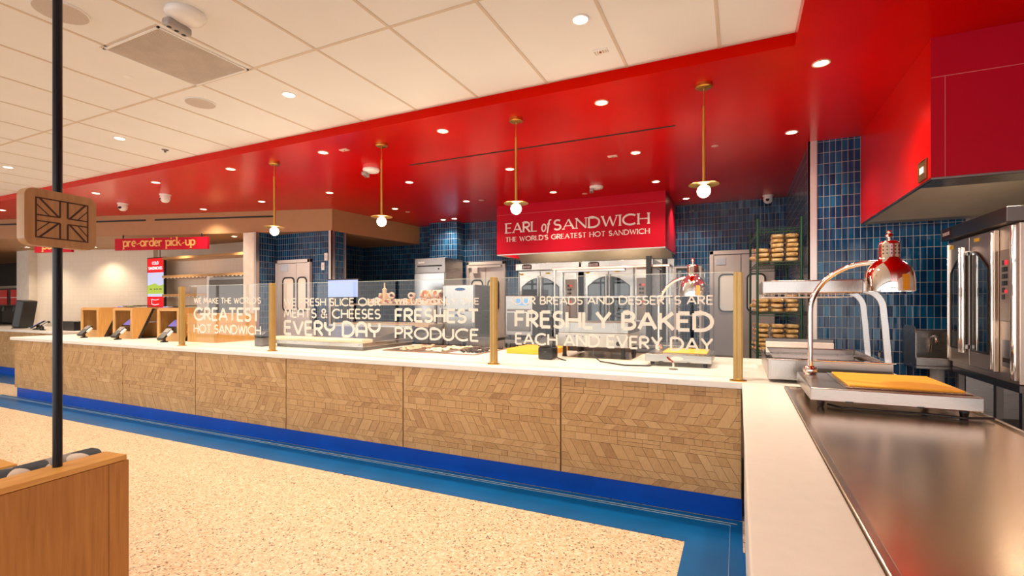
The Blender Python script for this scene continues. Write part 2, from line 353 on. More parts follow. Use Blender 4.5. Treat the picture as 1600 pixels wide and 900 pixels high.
# ================================================================== THE SETTING
ZC, ZR, ZF = 3.12, 3.04, 2.665      # white ceiling, red ceiling, tan soffit
CY = 3.47                            # counter front plane
struct('floor', Bx(-22, 4.5, -6, 9, -.1, 0), M_terr)
struct('trim_10', MB().box(-10.45, .02, 3.06, CY + .02, 0, .003).box(-.293, .09, -6, 3.06, 0, .003), M_epoxy)
struct('floor', MB().box(-9.95, 4.5, 3.6, 8.4, 0, .004).box(1.03, 4.5, -6, 3.6, 0, .004), pm('quarry_floor', (.10, .045, .03), .5, var=.3))
struct('trim_12', Bx(-22, -11.05, 4.0, 4.62, 0, .003), M_epoxy)
struct('trim_1', MB().tube([(-10.4, 3.425, .006), (-.01, 3.425, .006)], .003, 6).tube([(-10.4, 3.40, .004), (-.05, 3.40, .004), (-.05, -6, .004)], .002, 6), pm('cove_line', (.3, .42, .5), .4))
# white grid ceiling
struct('ceiling', Bx(-22, .317, -6, 3.5, ZC, ZC + .1), M_ceil)
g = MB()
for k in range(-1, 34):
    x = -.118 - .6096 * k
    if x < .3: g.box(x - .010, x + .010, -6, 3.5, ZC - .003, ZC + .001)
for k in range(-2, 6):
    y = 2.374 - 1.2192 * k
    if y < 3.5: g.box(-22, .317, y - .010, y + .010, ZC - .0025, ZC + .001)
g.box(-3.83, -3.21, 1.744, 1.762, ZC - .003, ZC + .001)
struct('trim_2', g, M_grid, label='beige ceiling grid bars toned as shadow gaps')  # bar colour darker than the tiles, painting in their shadow gaps
# red dropped ceiling over the counter
struct('ceiling', MB().pz([(-16, 3.5), (.317, 3.5), (.317, -6), (4.5, -6), (4.5, 8.5), (-16, 8.5)], ZR, ZC + .1), M_red)
# tan soffit on the left: slanted fascia and return, with its underside
fd = Vector((6.57, 1.91)).normalized(); fn = Vector((fd.y, -fd.x))   # along, towards camera
A = Vector((-6.26, 6.156))
def fp(s, off=0): p = A - fd * s + fn * off; return (p.x, p.y)
struct('ceiling', MB().pz([fp(17), fp(0), (-6.065, 8.4), (-22, 8.4)], ZF, ZR + .0), M_tan)
g = MB()
for a, b in ((1.09, 3.44), (3.63, 4.72 + .62), (6.45, 9.0)):   # black slot diffusers in the fascia
    s0, s1 = a, b; q = [fp(s0, .004), fp(s1, .004), fp(s1, -.02), fp(s0, -.02)]; g.pz(q, 2.925, 2.955)
struct('trim_3', g, M_dark, label='black slot diffusers in the tan fascia')
# walls
struct('wall_back', Bx(-8.2, .66, 8.38, 8.6, 0, ZR), M_blue)
struct('wall_back', Bx(-5.62, -4.98, 8.1, 8.379, 0, ZR), M_blue)
struct('wall_right', Bx(.64, 4.5, 5.65, 8.6, 0, ZR), M_blue)
struct('wall_left', Bx(-7.56, -6.26, 6.13, 6.45, 0, ZF), M_blue)
struct('wall_left', Bx(-7.86, -7.56, 5.74, 8.4, 0, ZF), M_blue)
struct('wall_left', Bx(-12.4, -7.87, 6.51, 6.7, 0, ZF), M_cream)
struct('wall_left', MB().pz([(-14.85, 5.55), (-11.88, 6.42), (-11.88, 6.6), (-14.85, 5.75)], 0, ZF), M_cream)
struct('wall_left', Bx(-22, -15.3, 6.9, 7.1, 0, ZF), M_dark)
struct('wall_back', Bx(-22, 4.5, 8.6, 8.8, 0, ZC), M_dark)
struct('wall_left', Bx(-22.2, -22, -6, 8.8, 0, ZC + .1), M_cream)
struct('wall_right', Bx(4.5, 4.7, -6, 8.8, 0, ZC + .1), M_cream)
struct('trim_4', MB().box(.628, .70, 5.632, 5.652, 0, ZR).box(.628, .642, 5.632, 5.70, 0, ZR), steel('trim_steel', (.62, .52, .46), .3))
struct('trim_5', MB().box(-6.285, -6.235, 6.105, 6.135, 0, ZF).box(-6.262, -6.235, 6.11, 6.2, 0, ZF).box(-6.262, -6.245, 6.43, 6.47, 0, ZF), MATS['trim_steel'])
struct('trim_6', Bx(-7.88, -7.60, 5.70, 5.742, 0, ZF), pm('pilaster_cover', (.75, .68, .60), .4))
struct('trim_7', MB().box(-7.60, -7.545, 5.695, 5.76, 0, ZF), MATS['trim_steel'])
struct('trim_8', MB().box(-15.45, -14.85, 5.40, 5.7, 0, ZF), pm('pilaster_cover', (.75, .68, .60), .4))
struct('trim_9', Bx(1.83, 4.5, 5.62, 5.652, 0, 2.5), M_steel, label='stainless wall cladding behind the oven')
# shop front behind the camera: real mullions, daylight beyond
g = MB()
for x in [-22 + 1.9 * i for i in range(15)]: g.box(x - .04, x + .04, -6, -5.92, 0, ZC)
g.box(-22, 4.5, -6, -5.92, 0, .12).box(-22, 4.5, -6, -5.92, 2.3, 2.38).box(-22, 4.5, -6, -5.92, 3.02, ZC)
struct('window_1', g, M_blackm, label='black shop front mullions')

# doors -------------------------------------------------------------
def swing_door(n, x0, x1, y, top, panes, label, mid):
    f = struct(f'door_{n}', MB().box(x0, x0 + .06, y - .06, y, 0, top).box(x1 - .06, x1, y - .06, y, 0, top).box(x0, x1, y - .06, y, top - .06, top), M_doorw, .006, label)
    for a, b in ((x0 + .062, mid - .004), (mid + .004, x1 - .062)):
        Bx(a, b, y - .05, y - .01, .02, top - .065).obj('door_leaf', M_doorw, f, .004)
    for a, b in panes:
        zz = (1.315, 1.87)
        m = MB(); o = rr(a - .025, b + .025, zz[0] - .025, zz[1] + .025, .08); i = rr(a, b, *zz, .06); k = len(o)
        vs = [(x, y - .062, z) for x, z in o] + [(x, y - .062, z) for x, z in i] + [(x, y - .048, z) for x, z in o] + [(x, y - .048, z) for x, z in i]
        fs = []
        for q in range(k):
            r_ = (q + 1) % k; fs += [(q, r_, k + r_, k + q), (2 * k + q, 3 * k + q, 3 * k + r_, 2 * k + r_), (q, 2 * k + q, 2 * k + r_, r_), (k + q, k + r_, 3 * k + r_, 3 * k + q)]
        m._add(vs, fs); m.obj('window_gasket', M_black, f)
        MB().py(i, y - .056, y - .049).obj('window_pane', M_glowpane, f)
    return f
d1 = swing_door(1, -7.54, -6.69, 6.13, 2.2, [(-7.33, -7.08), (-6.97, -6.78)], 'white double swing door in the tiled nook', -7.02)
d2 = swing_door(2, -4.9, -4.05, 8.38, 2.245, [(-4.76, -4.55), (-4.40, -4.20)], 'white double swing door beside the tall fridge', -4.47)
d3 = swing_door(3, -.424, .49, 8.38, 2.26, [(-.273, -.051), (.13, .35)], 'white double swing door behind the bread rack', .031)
MB().box(-.33, -.19, 8.322, 8.33, 2.04, 2.14).obj('door_notice', pm('notice', (.55, .62, .75), .5), d3)
MB().box(-7.41, -7.22, 6.072, 6.08, 2.0, 2.12).obj('door_notice', MATS['notice'], d1)
MB().box(-4.85, -4.12, 8.29, 8.325, 2.13, 2.17).box(-4.75, -4.62, 8.27, 8.325, 2.02, 2.13).obj('door_closer', M_doorw, d2)

# ================================================================== SERVICE COUNTER
ROWS = [(.062, 0, .05, .11), (.05, 0, .12, .2), (.16, 1, .05, .085), (.05, -1, .07, .12), (.045, 1, .06, .12), (.045, 0, .05, .1), (.058, 0, .12, .2), (.165, -1, .055, .085), (.05, -1, .05, .09), (.05, 1, .07, .12)]
def clipx(poly, lim, keep):
    out = []
    for i, p in enumerate(poly):
        q = poly[(i + 1) % len(poly)]; a = keep(p[0]); b = keep(q[0])
        if a: out.append(p)
        if a != b: t = (lim - p[0]) / (q[0] - p[0]); out.append((lim, p[1] + t * (q[1] - p[1])))
    return out
def parquet(x0, x1, z0, z1, y, seed, basket=False):
    rnd = random.Random(seed); rows = ROWS[:]; k = seed % len(rows); rows = rows[k:] + rows[:k]
    if seed % 2: rows = [(h, -s, a, b) for h, s, a, b in rows]
    tot = sum(r[0] for r in rows); mb = MB(); z = z1; gp = .0011
    for h, s, wa, wb in rows:
        h *= (z1 - z0) / tot; zb = z - h; sk = s * h * (.55 if h > .1 else 1.0); x = x0 - abs(sk) - rnd.random() * .1
        while x < x1 + abs(sk):
            wd = rnd.uniform(wa, wb); parts = [(0, 1)]
            if h > .1 and rnd.random() < .7: c = rnd.choice([.35, .5, .62]); parts = [(0, c), (c, 1)]
            elif s == 0 and h > .045 and rnd.random() < .2: parts = [(0, .5), (.5, 1)]
            for a, b in parts:
                za, zc = zb + a * h + gp, zb + b * h - gp
                po = [(x + gp + sk * a, za), (x + wd - gp + sk * a, za), (x + wd - gp + sk * b, zc), (x + gp + sk * b, zc)]
                po = clipx(clipx(po, x0, lambda v: v >= x0), x1, lambda v: v <= x1)
                if len(po) < 3 or max(p[0] for p in po) - min(p[0] for p in po) < .004: continue
                mb.cur = min(1, max(0, rnd.gauss(.5, .16))); dd = rnd.uniform(.004, .007)
                mb.py(po, y - dd, y)
            x += wd
        z = zb
    return mb
JX = [-10.0, -8.56, -7.08, -5.614, -4.153, -2.691, -1.221, .018]
for i in range(7):
    n = 6 - i
    nm = 'rightmost' if n == 0 else 'leftmost' if n == 6 else ORD[n]
    lab = f'parquet clad counter cabinet, {"last one at the till end" if n == 6 else ORD[n] + " from the counter corner"}'
    t = thing('counter_cabinet', lab, 'cabinet', (JX[i], CY, 0), 0, 'parquet cabinets under the service counter')
    wd = JX[i + 1] - JX[i]
    Bx(.003, wd - .003, .008, 1.5, .153, .868).obj('carcass', pm('joint_brass', (.30, .17, .07), .5), t)
    parquet(.006, wd - .006, .155, .866, .008, i * 3 + 2).obj('parquet_panel', M_parq, t)
    Bx(0, wd, .03, 1.48, .003, .153).obj('kick_base', M_cove, t)
t = thing('countertop', 'long white stone worktop on the parquet service counter', 'countertop', (0, CY, .869))
MB().box(-10.12, 1.03, -.012, 1.56, 0, .045).obj('slab', M_quartz, t, .006); MB().box(-6.1, 0, .284, .289, .044, .0452).obj('worktop_line', pm('worktop_line_brown', (.25, .2, .16), .5), t)  # thin dark line along the worktop behind the glass
t = thing('countertop', 'white stone worktop of the counter return, running towards the viewer', 'countertop', (0, 2, .869))
MB().box(.018, .25, -4, 1.456, 0, .045).box(.25, 1.03, 1.395, 1.456, 0, .045).obj('slab', M_quartz, t, .006)
t = thing('counter_cabinet', 'plain cabinet of the counter return under the steel inset', 'cabinet', (0, 2, 0))
MB().box(.03, .98, -4, 1.44, .153, .866).obj('carcass', M_quartz, t); MB().box(.035, .96, -4, 1.44, .003, .153).obj('kick_base', M_cove, t)
t = thing('steel_worktop', 'brushed steel inset worktop with a raised rim on the counter return', 'worktop', (0, 2, .869))
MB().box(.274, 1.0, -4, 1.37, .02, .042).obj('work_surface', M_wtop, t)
MB().box(.252, .274, -4, 1.392, .0, .050).box(.252, 1.02, 1.37, 1.392, .0, .050).box(1.0, 1.022, -4, 1.392, -.06, .050).obj('raised_rim', steel('rim_steel', (.66, .55, .45), .22), t, .003)

# glass posts, shields, wording
for i, (x, z, lab) in enumerate([(-6.13, 1.63, 'brass shield post beside the wooden till boxes'), (-4.55, 1.645, 'brass shield post beside the roller topped prep unit'), (-1.87, 1.645, 'brass shield post between the produce and bread wording'), (-.005, 1.63, 'brass shield post at the counter corner')]):
    t = thing('shield_post', lab, 'post', (x, 3.63 if i < 3 else 3.525, .914), 0, 'brass posts holding the glass shields')
    m = MB().box(-.024, .024, -.024, .024, .006, z - .914)
    for q in (-.013, .013): m.box(q - .006, q + .006, -.029, .029, .006, z - .916).box(-.029, .029, q - .006, q + .006, .006, z - .916)
    m.obj('post', M_brassp, t, .002); MB().lathe([(.052, 0), (.052, .006), (.03, .009), (.03, .02)], n=24).obj('base_flange', M_brass, t)
GY = 3.70
def shield(x0, x1, lab, lines):
    t = thing('glass_shield', lab, 'glass shield', (x0, GY, .914), 0, 'glass shields on the counter')
    Bx(0, x1 - x0, 0, .01, .0, .726).obj('pane', M_glass, t); Bx(0, x1 - x0, 0, .01, .7262, .73).obj('edge_highlight', pm('edge_highlight_pale', (.62, .68, .60), .2), t)  # pale strip paints the highlight along the top edge of the glass
    for s, a, b, z0, z1, tk in lines:
        words_of(t, M_vinyl, s, a - x0, b - x0, z0 - .914, z1 - .914, lambda x, z, d: (x, -.001 - d, z), tk)
shield(-6.10, -4.58, 'glass shield lettered with the greatest hot sandwich wording', [("WE MAKE THE WORLD'S", -6.011, -4.82, 1.422, 1.495, .15), ('GREATEST', -6.011, -4.828, 1.216, 1.381, .17), ('HOT SANDWICH', -6.011, -4.818, 1.07, 1.18, .155)])
shield(-4.52, -1.90, 'long glass shield lettered with meats, cheeses and fresh produce wording', [('WE FRESH SLICE OUR', -4.455, -3.133, 1.397, 1.483, .15), ('MEaTS & CHEESES', -4.455, -3.133, 1.271, 1.373, .155), ('EVERy DaY'.replace('Y', 'y'), -4.455, -3.133, 1.083, 1.248, .17), ('WE USE ONLY THE', -2.963, -2.047, 1.414, 1.474, .15), ('FRESHEST', -2.963, -2.047, 1.247, 1.38, .175), ('PRODUCE', -2.963, -2.047, 1.088, 1.205, .165)])
shield(-1.84, -.035, 'glass shield lettered with the freshly baked breads wording', [('OUR BREADS AND DESSERTS ARE', -1.727, -.162, 1.414, 1.483, .15), ('FRESHLY BAKED', -1.709, -.158, 1.22, 1.367, .175), ('EACH AND EVERY DAY', -1.703, -.162, 1.079, 1.182, .155)])

# ================================================================== CEILING FITTINGS
def downlight(x, y, z, lab, grp, r=.055, power=1.0):
    t = thing('downlight', lab, 'ceiling light', (x, y, z), 0, grp)
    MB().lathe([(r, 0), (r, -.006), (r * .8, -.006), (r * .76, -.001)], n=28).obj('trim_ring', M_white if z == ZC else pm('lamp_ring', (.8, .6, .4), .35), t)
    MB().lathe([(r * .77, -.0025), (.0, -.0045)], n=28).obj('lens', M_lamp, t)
    l = bpy.data.lights.new('downlight_lamp', 'SPOT'); l.energy = SPOT_W * power; l.color = WARM; l.spot_size = R(125); l.spot_blend = .8; l.shadow_soft_size = .05
    o = bpy.data.objects.new('downlight_lamp', l); col.objects.link(o); o.parent = t; o.location = (0, 0, -.03)
rows = [('front row above the worktop', 3.83, [.5, -1.0, -2.51, -4.02, -5.52, -7.03, -8.5, -10.0, -11.5]), ('second row', 5.255, [.45, -1.0, -2.49, -3.97, -5.39, -6.83, -8.28]), ('third row', 6.61, [-.995, -2.436, -3.89, -5.29]), ('back wall row', 7.86, [-.734, -2.2 - .2, -5.14, -4.89])]
for rn, y, xs in rows:
    for i, x in enumerate(xs):
        if y > 7 and i == 1: continue
        q = ORD[i] + ' from the oven side' if y < 7 else ['nearest the bread rack', '', 'by the tan soffit', 'over the tall fridge'][i]
        downlight(x, y, ZR, f'recessed red ceiling downlight, {q}, {rn}', 'downlights in the red ceiling', power=1.1 if y < 4 else .62)
for i, x in enumerate([-.857, -3.308, -5.751, -8.22, -10.7]):
    downlight(x, 2.793, ZC, f'recessed downlight in the white ceiling, {ORD[i]} from the oven side', 'downlights in the white ceiling', power=1.25)
for x in (-.4, -3.3, -5.75, -8.2):   # unseen spots added behind the viewer to light the near floor
    l = bpy.data.lights.new('near_floor_fill', 'SPOT'); l.energy = SPOT_W; l.color = WARM; l.spot_size = R(125); l.spot_blend = .8; l.shadow_soft_size = .05
    o = bpy.data.objects.new('near_floor_fill', l); col.objects.link(o); o.location = (x, -.4, ZC - .03)
def pendant(x, y, lab):
    t = thing('pendant_lamp', lab, 'pendant lamp', (x, y, ZR), 0, 'brass globe pendants over the counter')
    MB().lathe([(.06, 0), (.06, -.022), (.05, -.028), (.01, -.03)], n=32).obj('canopy', M_brass, t, 0, 40)
    MB().tube([(0, 0, -.03), (0, 0, -.17)], .005).obj('rod', M_brass, t, 0, 40)
    MB().tube([(0, 0, -.16), (0, 0, -.735)], .0115, 16).obj('stem', M_brass, t, 0, 40)
    MB().lathe([(.012, -.728), (.05, -.731), (.105, -.737), (.107, -.741), (.05, -.738), (.0, -.737)], n=40).obj('disc', M_brass, t, 0, 40)
    MB().lathe([(.0478 * math.sin(R(a)), -.787 + .0478 * math.cos(R(a))) for a in range(0, 181, 12)], n=28).obj('globe', M_globe, t, 0, 60)
    l = bpy.data.lights.new('globe_lamp', 'POINT'); l.energy = 9; l.color = (1, .84, .62); l.shadow_soft_size = .05
    o = bpy.data.objects.new('globe_lamp', l); col.objects.link(o); o.parent = t; o.location = (0, 0, -.90)
pendant(-.235, 3.84, 'brass globe pendant nearest the bread rack end of the counter')
pendant(-1.767, 3.857, 'brass globe pendant in front of the big red sign hood')
pendant(-3.274, 3.88, 'brass globe pendant over the roller topped prep unit')
pendant(-4.817, 3.87, 'brass globe pendant before the tiled nook door')
o = MB().box(-3.479, -.524, 4.597, 4.622, ZR - .004, ZR + .01).obj('slot_diffuser', M_dark); tag(o, 'long black slot diffuser in the red ceiling', 'air vent')
# vent in the white ceiling
t = thing('ceiling_vent', 'square perforated air vent in the white ceiling', 'air vent', (-3.52, 2.065, ZC))
MB().box(-.30, .30, -.30, .30, -.002, .0).obj('plenum', pm('vent_grey', (.30, .26, .23), .6), t)
MB().box(-.12, .12, -.12, .12, -.0035, -.002).obj('core_plate', pm('vent_core', (.2, .17, .15), .6), t)
m = MB()
for k in range(36): m.box(-.3 + k * .01667, -.3 + k * .01667 + .0095, -.3, .3, -.006, -.0035)
m.obj('perforated_face', pm('vent_face', (.62, .54, .47), .6), t)
MB().box(-.305, -.29, -.305, .305, -.008, 0).box(.29, .305, -.305, .305, -.008, 0).box(-.305, .305, -.305, -.29, -.008, 0).box(-.305, .305, .29, .305, -.008, 0).obj('frame', M_ceil, t)
for x, y, r, lab in [(-3.56, 1.434, .13, 'large round ceiling speaker beyond the black pole'), (-4.113, 2.585, .115, 'round ceiling speaker by the corner of the vent')]:
    t = thing('ceiling_speaker', lab, 'speaker', (x, y, ZC)); MB().lathe([(r, 0), (r, -.008), (r * .94, -.011)], n=40).obj('bezel', M_white, t)
    MB().lathe([(r * .96, -.0114), (0, -.0135)], n=40).obj('grille', pm('speaker_grille', (.52, .45, .40), .7, scale=300, var=.15), t)
for x, y, z, r, lab in [(-4.14, 2.064, ZC, .032, 'small round cover plate on the white ceiling'), (-.223, 5.378, ZR, .035, 'pale round cover plate beside the pendant near the bread rack'), (-5.273, 6.934, ZR, .04, 'pale round cover plate by the tan soffit return'), (-3.646, 6.652, ZR, .045, 'pale round cover plate between tall fridge and sign hood'), (-2.05, 6.9, ZR, .04, 'pale round cover plate above the sign hood')]:
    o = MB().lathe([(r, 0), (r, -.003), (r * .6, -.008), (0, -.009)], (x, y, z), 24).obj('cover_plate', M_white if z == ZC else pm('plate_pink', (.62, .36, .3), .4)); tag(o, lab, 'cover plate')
for x, y, z, lab in [(-.844, 3.202, ZC, 'white louvred sensor plate with a red dot on the white ceiling'), (-1.255, 5.275, ZR, 'white sensor plate on the red ceiling before the sign hood'), (-3.753, 3.861, ZR, 'white sensor plate on the red ceiling beside a downlight')]:
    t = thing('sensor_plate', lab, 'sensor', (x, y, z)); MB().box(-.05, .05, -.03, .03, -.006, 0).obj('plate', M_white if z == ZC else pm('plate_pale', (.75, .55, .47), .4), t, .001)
    m = MB()
    for k in range(5): m.box(-.04 + k * .018, -.031 + k * .018, -.02, .02, -.008, -.005)
    m.obj('louvres', M_grid, t); MB().lathe([(.008, -.006), (.008, -.01), (0, -.011)], n=12).obj('indicator', pm('dot_red', (.3, .02, .01), .4), t)
def multi_cam(x, y, z, lab, s=1, rz=0):
    t = thing('security_camera', lab, 'camera', (x, y, z), rz); t.scale = (s, s, s)
    MB().lathe([(.1, 0), (.105, -.015), (.09, -.04), (.05, -.05), (0, -.052)], n=36).obj('housing', M_white, t, 0, 50)
    m = MB(); m.M = Matrix.Translation((-.045, .0, -.045)) @ Matrix.Rotation(R(-82), 4, 'Z'); m.box(-.075, .075, -.06, .0, -.045, .0); m.obj('lens_pod', pm('pod_grey', (.35, .32, .3), .3), t, .012)
    for k in (-.045, 0, .045):
        m = MB(); m.M = Matrix.Translation((-.045, .0, -.062)) @ Matrix.Rotation(R(-82), 4, 'Z'); m.lathe([(.0, -.04), (.012, -.036), (.018, -.02), (.018, 0)], (k, -.034, .006), 16); m.obj('lens', M_black, t, 0, 50)
def bullet_cam(x, y, z, lab, rz=0):
    t = thing('security_camera', lab, 'camera', (x, y, z), rz)
    MB().lathe([(.075, 0), (.075, -.012), (.06, -.018)], n=32).obj('base', M_white, t, 0, 40)
    MB().lathe([(.062, -.016), (.066, -.05), (.058, -.09), (.035, -.115), (0, -.122)], n=32).obj('dome', M_white, t, 0, 60)
    m = MB(); m.M = Matrix.Translation((.0, -.056, -.075)) @ Matrix.Rotation(R(70), 4, 'X'); m.lathe([(.024, 0), (.024, .012), (.014, .014), (0, .014)], n=20); m.obj('lens', M_black, t, 0, 40)
multi_cam(-2.925, 1.753, ZC, 'white four lens camera on the white ceiling above the vent', 1)
multi_cam(-3.995, 4.547, ZR, 'white camera on the red ceiling beside a pendant stem', .95, R(15))
multi_cam(-1.775, 6.529, ZR, 'white camera on the red ceiling in front of the sign hood', .9, R(10))
bullet_cam(-8.995, 4.412, ZR, 'white dome camera on the red ceiling, nearest the cream wall', R(25)); bullet_cam(-7.692, 4.316, ZR, 'white dome camera on the red ceiling over the oak till boxes', R(-20))
bullet_cam(.394, 8.17, ZR, 'white dome camera above the bread rack', R(-10))
o = MB().lathe([(.035, 0), (.03, -.006), (.012, -.01), (.01, -.03), (0, -.031)], (-5.727, 3.214, ZC), 20).obj('sprinkler', M_grey); tag(o, 'small sprinkler head on the white ceiling near the red edge', 'sprinkler')

# ================================================================== HOODS
def open_hood(t, x0, x1, y0, y1, z0, z1, mat):
    """canopy shell, open below: four skins and a lid"""
    MB().box(x0, x1, y0, y0 + .02, z0, z1).box(x0, x0 + .02, y0 + .02, y1, z0, z1).box(x1 - .02, x1, y0 + .02, y1, z0, z1).obj('painted_shell', mat, t, .003)
HX = -2.29
t = thing('sign_hood', 'red kitchen canopy hood with the white shop name over the back ovens', 'hood', (HX, 7.165, 2.225))
open_hood(t, -1.345, 1.345, 0, 1.2, .012, ZR - 2.225, M_hoodred)
MB().box(-1.345, 1.345, -.004, 0, .655, .658).obj('shell_seam', pm('seam_pale', (.66, .16, .16), .4), t)
MB().box(-1.343, 1.343, .002, .018, -.006, .012).box(-1.343, -1.327, .018, 1.2, -.006, .012).box(1.327, 1.343, .018, 1.2, -.006, .012).obj('steel_lip', M_steelh, t)
MB().px([(.02, .02), (.20, .02), (.22, .3), (.02, .3)], -1.32, 1.32).obj('front_baffle', M_steelh, t)
MB().px([(.95, -.06), (1.2, -.06), (1.2, .5), (.3, .5), (.3, .46)], -1.32, 1.32).obj('inner_slope', MATS.get('hood_inner') or pm('hood_inner', (.50, .44, .36), .38, .55, var=.05), t)
pl = lambda x, z, d: (x - HX, -.002 - d, z - 2.225)
words_of(t, M_letter, 'EARL', -3.472, -2.905, 2.57, 2.748, pl, .15, True, .006, gap=.2)
words_of(t, M_letter, 'of', -2.845, -2.70, 2.572, 2.75, pl, .11, False, .006, lower=True, gap=.12, italic=.12)
words_of(t, M_letter, 'SANDWICH', -2.635, -1.166, 2.57, 2.745, pl, .15, True, .006, gap=.22)
words_of(t, M_letter, "THE WORLD'S GREATEST HOT SANDWICH", -3.472, -1.164, 2.435, 2.515, pl, .15, True, .004, gap=.24, space=.5)
t = thing('oven_hood', 'big plain red canopy hood over the oven by the hand sink', 'hood', (1.06, 3.76, 2.19))
open_hood(t, 0, 2.6, 0, 1.888, 0, ZR - 2.19, M_red)
MB().box(-.002, 2.6, -.004, 0, .0, ZR - 2.19).obj('front_skin', M_hoodred, t)
MB().box(0, 2.6, -.006, -.004, .605, .609).box(.065, .068, -.006, -.004, .0, .605).obj('shell_seam', MATS['seam_pale'], t)
MB().box(.002, 2.6, .002, .03, -.012, .0).box(.002, .018, .03, 1.888, -.012, .0).obj('steel_lip', M_dsteel, t)
MB().px([(.02, .004), (.34, .004), (.36, .12), (.02, .3)], .02, 2.58).obj('front_baffle', M_steelh, t)
MB().px([(1.70, -.008), (1.887, -.008), (1.887, .6), (.62, .6), (.62, .55)], .02, 2.58).obj('inner_slope', pm('hood_inner', (.50, .44, .36), .38, .55, var=.05), t)
m = MB(); m.box(-.008, 0, .05, .20, .012, .137); p = m.obj('control_plate', pm('plate_bronze', (.14, .09, .045), .35, .5), t)
MB().box(-.013, -.008, .09, .16, .055, .095).obj('switch', M_white, p)
MB().box(-.011, -.008, .05, .20, .012, .018).box(-.011, -.008, .05, .20, .131, .137).box(-.011, -.008, .05, .057, .018, .131).box(-.011, -.008, .193, .20, .018, .131).obj('plate_rim', M_brass, p)

for x, y, z, hid in ((1.75, 4.5, 2.53, 'plain red'), (-2.9, 7.55, 2.48, 'sign fronted'), (-1.7, 7.55, 2.48, 'red sign')):  # lamps added to brighten the dark insides of the hoods
    l = bpy.data.lights.new('hood_fill_light', 'POINT'); l.energy = 13; l.color = WARM; l.shadow_soft_size = .05
    o = bpy.data.objects.new('hood_fill_light', l); col.objects.link(o); o.location = (x, y, z - .12)
    t = thing('hood_fill_lamp', f'small fill lamp under the {hid} canopy hood', 'lamp', (x, y, z)); MB().lathe([(.05, .05), (.06, 0), (.055, -.01)], n=20).obj('lamp_body', M_steelh, t); MB().lathe([(.05, -.01), (.03, -.04), (0, -.05)], n=20).obj('lamp_lens', M_lamp, t, 0, 60)
